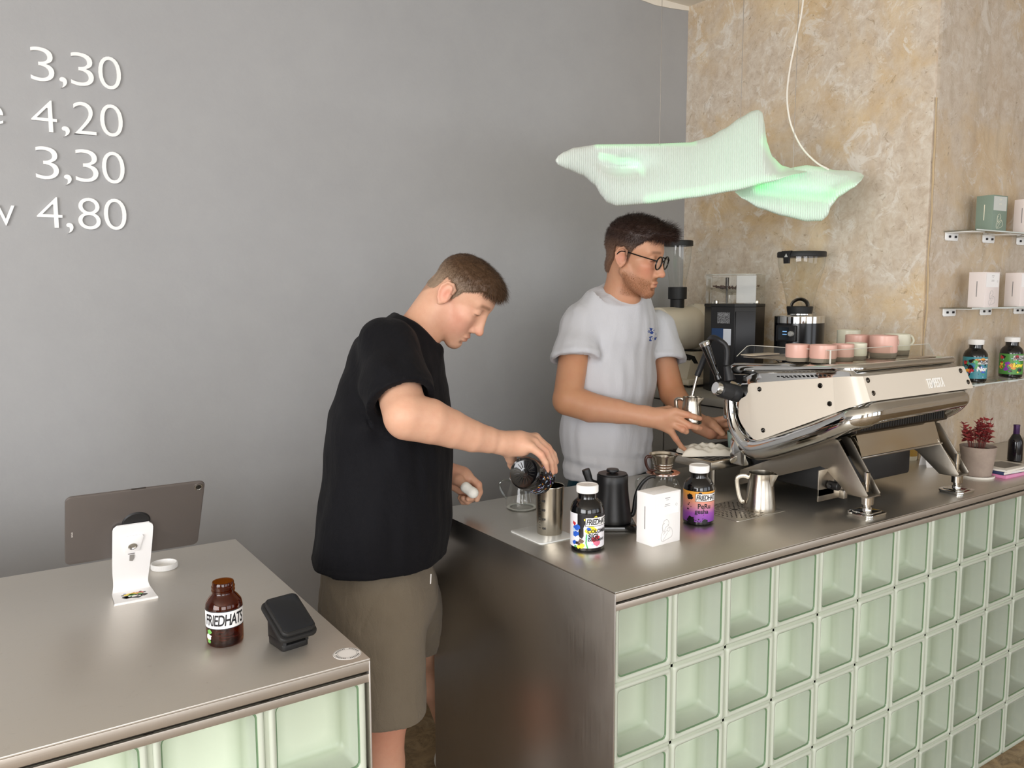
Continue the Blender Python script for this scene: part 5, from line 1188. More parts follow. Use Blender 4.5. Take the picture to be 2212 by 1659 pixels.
def head(S, fr, k=1.0, nose=1.0, jaw=1.0, low=0):
    e = lambda c, r, kk=.012, op='u', M=None: S.ell(fr(*[x*k for x in c]), [x*k for x in r], fr.M if M is None else M@fr.M, kk, op)
    c = lambda a, b, ra, rb=None, kk=.010, op='u': S.cap(fr(*[x*k for x in a]), fr(*[x*k for x in b]), ra*k, (ra if rb is None else rb)*k, kk, op)
    e((.004, 0, .036), (.083, .072, .071)) if low else e((-.003, 0, .043), (.088, .073, .079)); e((.026, 0, .046), (.068, .066, .064), .02); e((.034, 0, -.018), (.058, .057, .072), .02)
    e((.040, 0, -.072), (.048, .046*jaw, .034), .02)
    for y in (-1, 1):
        c((.004, y*.050*jaw, -.042), (.076, y*.013, -.096), .017, .0155, .024); e((.060, y*.042, -.010), (.026, .020, .019), .016)
        c((.086, y*.010, .037), (.070, y*.044, .035), .0105, .009, .014)
    e((.081, 0, -.095), (.0185, .0215*jaw, .0165), .014); e((.074, 0, -.064), (.026, .030, .025), .016)
    for y in (-1, 1): e((.060, y*.027, -.034), (.028, .024, .030), .022)
    for y in (-1, 1): e((.099, y*.0325, .0155), (.019, .019, .0125), .012, 's')
    for y in (-1, 1):
        e((.0775, y*.0325, .0150), (.0145, .0150, .0128), .005)
        c((.0900, y*.022, .0132), (.0850, y*.043, .0125), .0016, .0016, .0025)           # upper lid edge, eyes cast down
    c((.078, 0, .022), (.086, 0, -.030), .0135, .0195, .008)
    c((.091, 0, .024), (.108*1.0+.003*nose, 0, -.024), .0082, .0100, .011); e((.1115+.0025*nose, 0, -.029), (.0115, .0105, .0100), .008)
    for y in (-1, 1): e((.099, y*.0125, -.035), (.0105, .0075, .0078), .006)
    for y in (-1, 1): e((.1075, y*.0062, -.0425), (.0055, .0032, .0035), .003, 's')
    e((.0985, 0, -.0600), (.0075, .0205, .0052), .006); e((.0965, 0, -.0715), (.0080, .0185, .0062), .006)
    e((.107, 0, -.0655), (.0095, .0215, .0012), .003, 's'); e((.094, 0, -.0815), (.006, .014, .004), .008, 's')
    for y in (-1, 1):
        t = .22; Me = np.array([[math.cos(t), 0, math.sin(t)], [0, 1, 0], [-math.sin(t), 0, math.cos(t)]])
        e((-.006, y*.0765, .002), (.0185, .0060, .0305), .007, 'u', Me)
        hx = [(.010, .014), (.009, .026), (-.004, .034), (-.019, .029), (-.0265, .012), (-.0225, -.004), (-.0135, -.018), (-.004, -.026)]
        for (a, b_), (a2, b2) in zip(hx, hx[1:]): c((a, y*.0825, b_), (a2, y*.0815, b2), .0040, .0040, .003)
        e((.001, y*.0850, .003), (.0090, .0085, .0160), .004, 's', Me); e((-.0125, y*.0870, .010), (.0036, .0055, .0150), .003, 's', Me); e((-.002, y*.080, -.026), (.0065, .0045, .0075), .004)
def browlash(C, q, bc, a, lc):
    y = np.abs(q[:, 1]); ok = q[:, 0] > .055
    w = np.clip(1.35-np.abs(q[:, 2]-(.0395-.12*np.maximum(0, y-.032)-.05*np.maximum(0, .025-y)))/.0052, 0, 1)*np.clip((y-.010)/.006, 0, 1)*np.clip((.054-y)/.010, 0, 1)*ok*a; C = C*(1-w[:, None])+bc*w[:, None]
    zl = .0105-.35*((y-.0325)/.0135)**2*.006; w = np.clip(1.3-np.abs(q[:, 2]-zl)/.0024, 0, 1)*np.clip((.0150-np.abs(y-.0325))/.004, 0, 1)*(q[:, 0] > .074)*.9; return C*(1-w[:, None])+lc*w[:, None]
def hair_mask(q, k, front=.074, nape=-.062, burn=-.012):
    """>0 where hair grows, head-local points"""
    q = q/k; ph = np.degrees(np.arctan2(np.abs(q[:, 1]), q[:, 0])); zl = np.interp(ph, [0, 28, 46, 60, 71, 78, 84, 92, 118, 128, 150, 180], [front, front+.002, front-.006, .050, .034, burn, burn+.004, .034, .036, -.012, nape+.008, nape]); return q[:, 2]-zl
def strands(name, pts, nrm, flow, lens, width, m, parent, seed=1, cols=None, segs=3, curl=.3):
    """individual tapering hairs as one mesh"""
    r = np.random.RandomState(seed); n = len(pts); q = np.array(parent.location); V = np.zeros((n, (segs+1)*2, 3)); side = np.cross(nrm, flow); side /= np.linalg.norm(side, axis=1)[:, None]+1e-9
    p = pts-nrm*.0015; d = nrm+0
    for i in range(segs+1):
        w = width*(1-.75*i/segs); V[:, 2*i] = p-side*w[:, None]; V[:, 2*i+1] = p+side*w[:, None]
        t = (i+1)/segs; d = nrm*(1-t*.75)+flow*(.35+t*.9)+r.normal(scale=curl, size=(n, 3))*.5; d /= np.linalg.norm(d, axis=1)[:, None]; p = p+d*(lens/segs)[:, None]
    F = np.concatenate([(np.arange(n)*(segs+1)*2)[:, None]+np.array([2*i, 2*i+1, 2*i+3, 2*i+2])[None] for i in range(segs)])
    me = bpy.data.meshes.new(name); me.from_pydata((V.reshape(-1, 3)-q).tolist(), [], F.tolist()); me.materials.append(m)
    if cols is not None:
        a = me.attributes.new('tone', 'FLOAT_COLOR', 'POINT'); a.data.foreach_set('color', np.c_[np.repeat(cols, (segs+1)*2, 0), np.ones(n*(segs+1)*2)].ravel())
    me.polygons.foreach_set('use_smooth', [True]*len(me.polygons)); return link(name, me, parent)
def vnormals(P, F):
    N = np.zeros_like(P); fn = np.cross(P[F[:, 2]]-P[F[:, 0]], P[F[:, 3]]-P[F[:, 1]])
    for i in range(4): np.add.at(N, F[:, i], fn)
    return N/(np.linalg.norm(N, axis=1)[:, None]+1e-12)
def m_attr(name, rough=.6, spec=.3, sheen=0):
    m = mat(name, '808080', rough, spec=spec); k = NT(m); a = k.n('Attribute'); a.attribute_name = 'tone'; k.l(a.outputs['Color'], k.b.inputs['Base Color']); return m
M_HAIR = m_attr('hair', .5, .35)
def m_cloth(name, col, col2, rough=.85, weave=900, fold=.5, sheen=.15):
    m = mat(name, col, rough, spec=.2, sheen=sheen); k = NT(m); v = k.coord(); n = k.noise(v, 9, 5, .6, .6); k.base(k.mix(k.ramp(n, [(.3, 0.0), (.75, .6)]), col, col2))
    v2 = k.coord(scale=(1.6, 1.6, .7)); f = k.noise(v2, 13, 4, .55, 1.2); wv = k.noise(v, weave, 2)
    k.bump(k.mix(.12, f, wv), fold, .02); return m
# ------------------------------------------------------------------ the two baristas
UP = va_((0, 0, 1)); RT = va_((CAM_R.x, CAM_R.y, 0)); RT /= np.linalg.norm(RT); TC = -va_((CAM_F.x, CAM_F.y, 0)); TC /= np.linalg.norm(TC)
def A(u, v, d): return va_(at(u, v, d))
def facing(deg): f = RT*math.cos(math.radians(deg))+TC*math.sin(math.radians(deg)); return f, np.cross(UP, f)
def headframe(o, deg, pitch, roll=0):
    f, l = facing(deg); p = math.radians(pitch); F = f*math.cos(p)-UP*math.sin(p); U = f*math.sin(p)+UP*math.cos(p)
    r = math.radians(roll); return Frame(o, F, l*math.cos(r)+U*math.sin(r), U*math.cos(r)-l*math.sin(r))
def blend(P, col, spots):
    C = np.repeat(col[None], len(P), 0)
    for c, r, cc, a in spots:
        d = np.linalg.norm((P-va_(c)), axis=1)/r; w = np.clip(1-d, 0, 1); w = (w*w*(3-2*w))*a; C = C*(1-w[:, None])+cc*w[:, None]
    return C
def nailspot(p, r=.0065): return (p, r, slin('efc4b4'), .7)

# ================= man in the black T-shirt, pouring beans
f1, l1 = facing(12)
p1 = thing('person', 'man in a black T-shirt and khaki shorts bending over to pour from a jar', 'person', (-.25, .60, 0))
hf1 = headframe(A(985, 638, 2.14), 14, 43, 0); k1 = .965
S = Sdf(); head(S, hf1, k1, 1.3, 1.0, 1)
nb = A(893, 735, 2.13)                                   # base of the neck
S.cap(hf1(-.028, 0, -.012), nb, .051, .056, .016, 'u', l1, 1.06); S.cap(hf1(-.016, 0, -.036), A(900, 742, 2.13), .042, .044, .014)
shR, shL = A(838, 752, 1.985), A(862, 762, 2.29)
elR, wrR = A(877, 898, 1.865), A(1087, 957, 2.005)
S.chain([nb, A(868, 800, 2.13), A(850, 950, 2.13), A(836, 1100, 2.13), A(818, 1230, 2.13)], [.050, .088, .102, .096, .080], .03, 'u', l1, 1.40)
S.cap(nb-UP*.06, shR-UP*.01, .046, .046, .03); S.cap(nb-UP*.06, shL-UP*.01, .046, .046, .03); S.cap(shR, elR, .054, .0515, .01); S.chain([elR, A(930, 910, 1.892), A(975, 926, 1.922), A(1020, 942, 1.952), A(1055, 950, 1.978), wrR], [.0510, .0475, .0410, .0345, .0290, .0250], .004, 'u', va_(UP), 1.10)
# right hand, laid over the jar
kn = [A(1147, 966, 2.005), A(1154, 956, 2.03), A(1158, 948, 2.055), A(1157, 945, 2.08)]                      # knuckles little -> index
S.cap(wrR, A(1122, 955, 2.03), .0250, .0290, .015, 'u', CAM_F, 1.25)
for q in kn: S.cap(A(1102, 957, 2.02), q, .0225, .0128, .012)
S.cap(A(1100, 964, 2.015), A(1128, 972, 2.02), .022, .017, .014)
FR = [[kn[0], A(1168, 982, 2.005), A(1178, 1000, 2.010), A(1181, 1016, 2.018)], [kn[1], A(1178, 976, 2.03), A(1189, 999, 2.035), A(1192.5, 1021, 2.045)],
      [kn[2], A(1185, 972, 2.055), A(1195, 995, 2.06), A(1199, 1018, 2.07)], [kn[3], A(1183, 967, 2.08), A(1195, 982, 2.09), A(1201, 998, 2.10)]]
for i, f in enumerate(FR): S.chain(f, [.0115, .0098-.0006*(i == 0), .0088-.0006*(i == 0), .0076], .0035)
TH = [A(1098, 972, 2.02), A(1104, 990, 2.05), A(1106, 1003, 2.075), A(1110, 1014, 2.09)]; S.chain(TH, [.019, .0135, .0110, .0090], .006)
# left hand, half closed, thumb forward
wl = A(962, 1022, 2.27); S.chain([shL, A(870, 930, 2.37), wl], [.054, .045, .027], .02)
S.cap(wl, A(1000, 1032, 2.265), .0265, .0255, .012, 'u', UP, 1.25)
for q in (A(1011, 1030, 2.265), A(1012, 1040, 2.272), A(1004, 1052, 2.275), A(996, 1060, 2.275)): S.cap(A(975, 1035, 2.27), q, .023, .0135, .010)
LF_ = [[A(1011, 1028, 2.262), A(1033, 1047, 2.25), A(1036, 1063, 2.24), A(1030, 1079, 2.235)], [A(1012, 1042, 2.275), A(1031, 1063, 2.27), A(1026, 1075, 2.25), A(1011, 1078, 2.235)],
       [A(1004, 1054, 2.28), A(1018, 1077, 2.275), A(1010, 1083, 2.258), A(1000, 1076, 2.245)], [A(996, 1060, 2.285), A(1006, 1082, 2.28), A(1000, 1083, 2.262), A(994, 1075, 2.255)]]
for i, f in enumerate(LF_): S.chain(f, [.0122, .0105, .0092, .0080], .0035)
tb = [A(976, 1030, 2.255), A(990, 1037, 2.235), A(1005, 1052, 2.215), A(1019, 1063, 2.205)]; S.chain(tb, [.021, .0150, .0120, .0098], .006)
# legs down to the floor
hipR, hipL = A(818, 1290, 2.075), A(850, 1265, 2.25)
knR, anR = A(832, 1545, 2.03), A(836, 1815, 2.06); knL, anL = A(946, 1420, 2.55), A(985, 1640, 2.62)
anR[2] = .085; anL[2] = .085
S.cap(hipR, knR, .078, .056, .01); S.cap(hipL, knL, .078, .056, .01); S.cap(hipR, hipL, .07, .07, .02)
for kn_, an in ((knR, anR), (knL, anL)):
    md = kn_*.68+an*.32; S.chain([kn_, md-f1*.012, an], [.052, .054, .034], .02); S.cap(an, an+f1*.13-UP*.045, .034, .026, .02)
skin1 = slin('d3a68b'); red = slin('d98a74'); pale = slin('efc4a8')
def paint1(P):
    q = hf1.loc(P)/k1
    C = blend(P, skin1, [(hf1(.06*k1, -.045*k1, -.035*k1), .075, slin('dc9382'), .45), (hf1(.06*k1, .045*k1, -.035*k1), .075, slin('dc9382'), .45), (hf1(.115*k1, 0, -.03*k1), .022, slin('d98670'), .6), (hf1(-.006*k1, -.08*k1, 0), .036, slin('dc8a76'), .6), (hf1(.04*k1, 0, -.10*k1), .06, slin('c99a7e'), .5),
        (hf1(.03*k1, -.05*k1, -.06*k1), .045, slin('c59a80'), .45), (hf1(.0985*k1, 0, -.0655*k1), .020, slin('c4705f'), .75), (nb, .12, slin('e6a57f'), .6)]+[nailspot(f[3]) for f in LF_]+[(f[3], .02, red, .35) for f in FR]+[(f[1], .02, red, .4) for f in FR+LF_]+[(elR, .05, slin('e09c84'), .6), (wl, .09, slin('c9846c'), .5), (knR, .2, slin('cf8a72'), .7)])
    C = browlash(C, q, slin('7a5a44'), .75, slin('4a342c'))
    sh = np.clip((hair_mask(q, 1, .080)+.006)/.014, 0, 1)*((np.linalg.norm(q, axis=1) < .2)); C = C*(1-.55*sh[:, None])+slin('7c6250')*.55*sh[:, None]
    return C
body1, P1, F1_ = sdf_obj('body', S, .0030, M_SKIN, p1, paint1)
# hair: short cap, longer towards the fringe
Hs = Sdf()
def ehair(c, r, kk=.02): Hs.ell(hf1(*[x*k1 for x in c]), [x*k1 for x in r], hf1.M, kk)
ehair((.004, 0, .040), (.0885, .0755, .0745)); ehair((.030, 0, .046), (.0715, .0685, .0670)); ehair((.060, 0, .078), (.040, .048, .030)); ehair((-.028, 0, -.020), (.0535, .060, .050))
def post1(P, d):
    q = hf1.loc(P)/k1; m_ = hair_mask(q, 1, .074, -.060)
    th = .004*np.clip((q[:, 2]-.03)/.07, 0, 1); d = d-th+.0016*wob(P, 60, 3)
    return np.maximum(d, -m_*.9+.0015*wob(P, 120, 5))
Hs.post = post1
def hcol1(P):
    q = hf1.loc(P)/k1; t = np.clip((q[:, 2]-.015-.25*np.maximum(0, -q[:, 0]*.3))/.055, 0, 1)[:, None]; return slin('8c7763')*(1-t)+slin('503a28')*t
hair1, PH, FH = sdf_obj('hair', Hs, .0032, M_HAIR, p1, hcol1)
def hair_strands(fr, k, PH, FH, n, seed, lenf, flowf, colf, parent, w=.00042, curl=.2):
    N = vnormals(PH, FH); r = np.random.RandomState(seed); i = r.randint(0, len(PH), n*2); q = fr.loc(PH[i])/k
    ok = hair_mask(q, 1, .070, -.066) > -.004; i = i[ok][:n]; q = q[ok][:n]; fl = flowf(q, r)@fr.M; L = lenf(q)*(.7+.6*r.rand(len(i)))
    c = colf(PH[i])*(.65+.7*r.rand(len(i)))[:, None]; return strands('hair_strands', PH[i], N[i], fl, L, np.full(len(i), w), M_HAIR, parent, seed, c, 3, curl)
def flow1(q, r):
    f = np.stack([np.where(q[:, 2] > .08, .9, .15+0*q[:, 0]), np.sign(q[:, 1])*.15, np.where(q[:, 2] > .08, -.1+np.where(q[:, 0] > .06, -.7, 0), -.9)], 1); return f+r.normal(scale=.25, size=f.shape)
o = hair_strands(hf1, k1, PH, FH, 20000, 2, lambda q: np.interp(q[:, 2], [0, .05, .10], [.0035, .006, .011])+np.where((q[:, 0] > .06) & (q[:, 2] > .07), .007, 0), flow1, hcol1, hair1); tag(o, kind='stuff'); o.location = -p1.location
# T-shirt
M_BT = m_cloth('black_jersey', '07070c', '0b0b11', .8, 900, .30, .02)
T = Sdf()
tor = [A(884, 742, 2.135), A(862, 800, 2.13), A(848, 900, 2.13), A(845, 1000, 2.13), A(836, 1110, 2.13), A(812, 1262, 2.13)]
T.chain(tor, [.070, .108, .1375, .144, .153, .170], .05, 'u', l1, [1.6, 1.62, 1.42, 1.36, 1.32, 1.30])
T.cap(A(866, 722, 2.13), A(842, 762, 2.13), .052, .075, .04, 'u', l1, 2.1)
T.cap(shL, A(870, 870, 2.33), .068, .070, .03); nn1 = va_(hf1(-.028, 0, -.012))-nb; nn1 /= np.linalg.norm(nn1); T.cap(nb-nn1*.02, nb+nn1*.05, .078, .070, .03)
SL = Sdf(); SL.chain([shR+UP*.006, A(858, 832, 1.921), A(872, 893, 1.870)], [.071, .0795, .0835], .02)
hc1 = A(868, 872, 1.893); hemn = va_(elR)-va_(shR); hemn = hemn/np.linalg.norm(hemn)
def lined(P, a, b, lo=.3, hi=1.6): a, b = va_(a), va_(b); t = np.clip((P-a)@(b-a)/((b-a)@(b-a)), lo, hi); return np.linalg.norm(P-a-t[:, None]*(b-a), axis=1)
def smin(a, b, k): h = np.clip(.5+.5*(a-b)/k, 0, 1); return a+(b-a)*h-k*h*(1-h)
def post_t1(P, d):
    # sleeve: clean hem, hollow at its opening
    w = (P-hc1)@hemn+.10*((P-hc1)@RT); rr = lined(P, shR, elR, 0, 2); s_ = np.maximum(SL(P), w); s_ = np.maximum(s_, -np.maximum(rr-.0625, -w-.05)); d = smin(d, s_, .018)
    depth_ = P@va_(CAM_F)-va_(CAM_C)@va_(CAM_F)
    n_ = va_(hf1(-.028, 0, -.012))-nb; n_ /= np.linalg.norm(n_); tt = (P-nb)@n_; rr = np.linalg.norm(P-nb-tt[:, None]*n_, axis=1); fw = (P-nb)@f1
    d = np.maximum(d, -np.maximum(rr-.0665, -.035-tt)); top = tt-.034+.15*np.maximum(0, fw)
    d = np.maximum(d, np.where(rr < .12, top, -1)); d = d-.0025*np.exp(-((rr-.071)/.008)**2)*(np.abs(top+.006) < .03)
    hcut = A(812, 1248, 1.945)[2]-P[:, 2]-.03*((P-A(812, 1246, 2.13))@f1)+.002*wob(P, 6, 13)
    fold = .0045*wob(P, 7, 11, (1.2, 1.2, .5))+.0026*wob(P, 16, 12, (1.3, 1.3, .4))
    sp = (P-A(905, 850, 2.0)); u = sp@RT; v_ = -sp@UP; ang = np.arctan2(v_, -u); rad = np.hypot(u, v_); fold += .0030*np.sin(ang*9)*np.exp(-((rad-.16)/.10)**2)*(depth_ < 2.1)
    hem = (np.abs(w+.014) < .0022)*(lined(P, shR, elR, 0, 2) < .1); return np.maximum(d+fold*np.clip((-w-.01)/.04*(lined(P, shR, elR, 0, 2) < .1)+(lined(P, shR, elR, 0, 2) >= .1), .35, 1)+.0010*hem+.0010*(np.abs(hcut+.016) < .0022), hcut)
T.post = post_t1
shirt1, PT1, FT1 = sdf_obj('t_shirt', T, .0042, M_BT, p1); tag(shirt1, 'black cotton short-sleeved T-shirt')
def collar(c, n, fr_f, top, r, m, par, ex=1.0):
    e1 = va_(fr_f)-n*(va_(fr_f)@n); e1 /= np.linalg.norm(e1); e2 = np.cross(n, e1); pts = []
    for i in range(48):
        a = 2*PI*i/48; dd = (e1*math.cos(a)+e2*math.sin(a)*ex)*r; pts.append(tuple(c+dd+n*(top(dd@va_(fr_f))-.004)))
    V = []; k = 10
    MB().tube(pts, .0048, 10, True, flat=1.5).build('collar', m, par, wc=True, ang=80)
n1_ = va_(hf1(-.028, 0, -.012))-nb; n1_ /= np.linalg.norm(n1_); collar(nb, n1_, f1, lambda fw: .030-.15*max(0, fw), .0625, M_BT, shirt1)
# shorts
M_KH = m_cloth('khaki_twill', '786e5f', '6e6454', .85, 1100, .45, .1)
K_ = Sdf(); wst = A(815, 1225, 2.13)
K_.chain([wst, A(818, 1290, 2.14)], [.138, .150], .03, 'u', l1, 1.16)
hemR, hemL = A(838, 1525, 2.03), A(918, 1425, 2.49); hemR[2] = .492; hemL[2] = .492
K_.cap(hipR+va_(-l1)*.004, hemR-UP*.03, .112, .0965, .03); K_.cap(hipL, hemL-UP*.03, .118, .092, .04); K_.cut((0, 0, .492), (0, 0, -1), .002)
def post_k(P, d):
    fold = .0035*wob(P, 9, 21, (1, 1, .7))+.0018*wob(P, 20, 22, (1, 1, 1.2)); q = P-hemR; e = np.abs(P[:, 2]-.517) < .0018
    pk = P-A(770, 1345, 2.0); pu = pk@RT; pv = pk@UP; line = np.abs(pu-.02-.35*np.maximum(0, pv)**1.0-2.2*np.maximum(0, pv)**2) < .0022
    line &= (pv > -.01) & (pv < .11) & ((P-hipR)@TC > .03)
    for hh in (hemR, hemL): d = np.maximum(d, -np.maximum(np.linalg.norm((P-hh)[:, :2], axis=1)-.068, P[:, 2]-.55))
    seam = (np.abs((P-hipR)@f1+.035) < .0014) & ((P-hipR)@TC > .03)
    return d+fold+.0012*e+.0022*line+.0010*seam
K_.post = post_k
sh1, _, _ = sdf_obj('shorts', K_, .0042, M_KH, p1); tag(sh1, 'khaki knee-length shorts')
# the drawstring end, socks, shoes, plaster on the thumb
MB().tube([tuple(A(931, 1240, 2.02)), tuple(A(930.5, 1251, 2.02)), tuple(A(930, 1261, 2.02))], .0014, 6).build('drawstring', M_WHITEP, p1, wc=True)
M_SOCK = mat('white_sock', 'e9e7e4', .9)
for kn_, an, nm in ((knR, anR, 'r'), (knL, anL, 'l')):
    ss = Sdf(); s0 = kn_*.40+an*.60; ss.chain([s0, an], [.0475, .0415], .01); ss.cap(an, an+f1*.10-UP*.045, .040, .032, .02); dn = an-kn_; ss.cut(kn_*.405+an*.595, -dn, .001)
    ss.post = (lambda P, d, dn=dn/np.linalg.norm(dn): d+.0009*np.sin((P@np.cross(dn, f1))*900)); sdf_obj('sock', ss, .005, M_SOCK, p1)
    sf = Sdf(); sf.ell(an+f1*.075-UP*.052, (.14, .05, .034), np.stack([f1, l1, UP]), .02); sf.cap(an-f1*.02-UP*.03, an+f1*.03-UP*.02, .046, .046, .03); sf.cut((0, 0, .004), (0, 0, -1)); sf.cut(an-UP*.005, UP, .006)
    sdf_obj('shoe', sf, .006, mat('white_trainer', 'd9d6d0', .6), p1)
bd_ = Sdf(); bd_.cap(tb[2]+(tb[3]-tb[2])*.05, tb[3]+(tb[3]-tb[2])*.25, .0148, .0128, .004); bd_.ell(tb[3]+(tb[3]-tb[2])*.15+UP*.001, (.0145, .0135, .0135), None, .006); bd_.post = lambda P, d: d+.0006*wob(P, 220, 31)
pl_, _, _ = sdf_obj('thumb_bandage', bd_, .0018, mat('bandage_white', 'eeece4', .9), p1); tag(pl_, 'white bandage wrapped round the left thumb')
# the jar he pours from: a thing of its own, held mouth-down over the steel cup
ja = (CAM_F*.86+CAM_R*.44-CAM_U*.26).normalized(); jo = at(1131.5, 1020.5, 1.985)
JT = ja.to_track_quat('Z', 'Y').to_matrix().to_4x4()
t = thing('coffee_jar', 'open black jar tipped over the steel cup, held by man in black', 'jar', tuple(jo)); t.rotation_euler = JT.to_euler()
JO = [(.0001, .0062), (.0085, .0052), (.009, .0062), (.012, .0050), (.029, .0035), (.033, .0015), (.0362, 0), (.0395, .0035), (.0405, .010), (.0405, .094), (.0392, .103), (.0345, .113), (.0265, .1205), (.0232, .1235), (.0226, .127), (.0226, .138), (.0205, .138), (.0205, .122), (.030, .110), (.036, .10)]
MB().lathe(JO, 52).build('jar_body', M_JAR, t)
b = MB(); band(b, .024, .092, 0, 2*PI); b.build('label', mat('label_black', '17141a', .35), t)
mk = MB(); rs = random.Random(12)
for i in range(230):
    a = rs.uniform(0, 2*PI); z = rs.uniform(.027, .089); mi = rs.choice([7, 7, 7, 9, 8, 6, 7]); L = rs.uniform(.002, .0055); th = rs.uniform(.0006, .0013); ro = rs.uniform(0, PI)
    c, s_ = math.cos(ro), math.sin(ro); mk.cur = mi; mk.bm(wrap(poly_bm([(c*x-s_*y, s_*x+c*y) for x, y in ((-L, -th), (L, -th), (L*.7, th), (-L, th))], .0003), R0, a, z))
mk.build('label_art', LM, t, False)
b = MB()
for i in range(20): b.box(.013, .028, -.0005, .0005, .0028, .0046, 0, 1, Matrix.Rotation(2*PI*i/20+.1, 4, 'Z'))
tag(b.build('base_ribs', M_JAR, t), kind='stuff')

# ================= man in the white T-shirt with glasses, holding a steel pitcher
f2, l2 = facing(45)
p2 = thing('person', 'man with glasses and white T-shirt holding a steel pitcher at the coffee machine', 'person', (.80, 1.02, 0))
hf2 = headframe(A(1366, 557, 2.72), 30, 15, 3); k2 = 1.0
S = Sdf(); head(S, hf2, k2, .9, 1.04)
nb2 = A(1343, 638, 2.79); TD = 2.86
S.cap(hf2(-.028, 0, -.015), nb2, .0515, .056, .016); S.cap(hf2(-.012, 0, -.042), A(1352, 642, 2.765), .043, .048, .016)
s2R, s2L = A(1248, 702, 2.74), A(1420, 708, 2.99)
S.chain([nb2, A(1325, 730, TD), A(1318, 900, TD), A(1312, 1060, TD)], [.050, .090, .100, .110], .03, 'u', l2, 1.45)
e2R, w2R = A(1226, 862, 2.665), A(1392, 899, 2.615)
S.cap(nb2-UP*.05, s2R-UP*.02, .045, .044, .03); S.cap(nb2-UP*.07, s2L-UP*.03, .040, .038, .02); S.cap(s2R-UP*.012, e2R, .050, .0475, .01); S.chain([e2R, A(1275, 880, 2.65), A(1335, 889, 2.632), w2R], [.0475, .0430, .0345, .0262], .005, 'u', UP, 1.12); S.ell(A(1219, 870, 2.66), (.028, .028, .028), None, .02)
k2n = [A(1459, 889, 2.595), A(1458, 902, 2.600), A(1455, 917, 2.607), A(1449, 931, 2.618)]                   # knuckles index -> little
S.cap(w2R, A(1425, 903, 2.608), .0255, .0260, .015, 'u', UP, 1.25)
for q in k2n: S.cap(A(1408, 903, 2.610), q, .0235, .0128, .011)
G = [[k2n[0], A(1484, 896, 2.592), A(1501, 901, 2.598), A(1512, 904, 2.606)], [k2n[1], A(1489, 919, 2.592), A(1504, 923, 2.602), A(1513, 925, 2.612)],
     [k2n[2], A(1474, 928, 2.590), A(1482, 932, 2.60), A(1478, 932, 2.622)], [k2n[3], A(1460, 948, 2.625), A(1471, 964, 2.640), A(1479, 970.5, 2.652)]]
for i, f in enumerate(G): S.chain(f, [.0125, .0105, .0092, .0080] if i < 3 else [.0115, .0095, .0082, .0072], .0035)
S.chain([A(1418, 893, 2.63), A(1445, 886, 2.66), A(1466, 893, 2.69), A(1478, 900, 2.70)], [.020, .0145, .0115, .0095], .006)
e2L, w2L = A(1452, 850, 2.93), A(1508, 915, 2.80)
S.cap(s2L-UP*.03, e2L, .046, .045, .01); S.chain([e2L, A(1475, 880, 2.87), w2L], [.045, .040, .0270], .006)
S.cap(w2L, A(1535, 926, 2.775), .0265, .0285, .015, 'u', UP, 1.3)
lk = [A(1553, 908, 2.76), A(1558, 918, 2.765), A(1558, 930, 2.775), A(1552, 941, 2.785)]
for q in lk: S.cap(A(1525, 924, 2.785), q, .022, .0130, .010)
LG = [[lk[0], A(1572, 902, 2.75), A(1586, 902, 2.745), A(1596, 905, 2.742)], [lk[1], A(1580, 916, 2.76), A(1594, 918, 2.757), A(1604, 921, 2.755)], [lk[2], A(1580, 930, 2.77), A(1594, 931, 2.768), A(1604, 932, 2.766)], [lk[3], A(1572, 942, 2.785), A(1584, 942, 2.78), A(1592, 942, 2.778)]]
for f in LG: S.chain(f, [.0120, .0102, .0092, .0078], .0035)
tm = [A(1528, 910, 2.765), A(1540, 917, 2.735), A(1551, 927, 2.722), A(1561, 937, 2.716)]; S.chain(tm, [.0185, .0140, .0115, .0098], .006)
h2R, h2L = A(1300, 1060, 2.87), A(1335, 1060, 2.96); 
for hp in (h2R, h2L):
    kn_ = hp+f2*.02; kn_[2] = .46; an = hp-f2*.01; an[2] = .085; S.cap(hp, kn_, .082, .056, .03); S.chain([kn_, kn_*.68+an*.32-f2*.012, an], [.052, .054, .034], .02); S.cap(an, an+f2*.13-UP*.045, .034, .026, .02)
skin2 = slin('c29274')
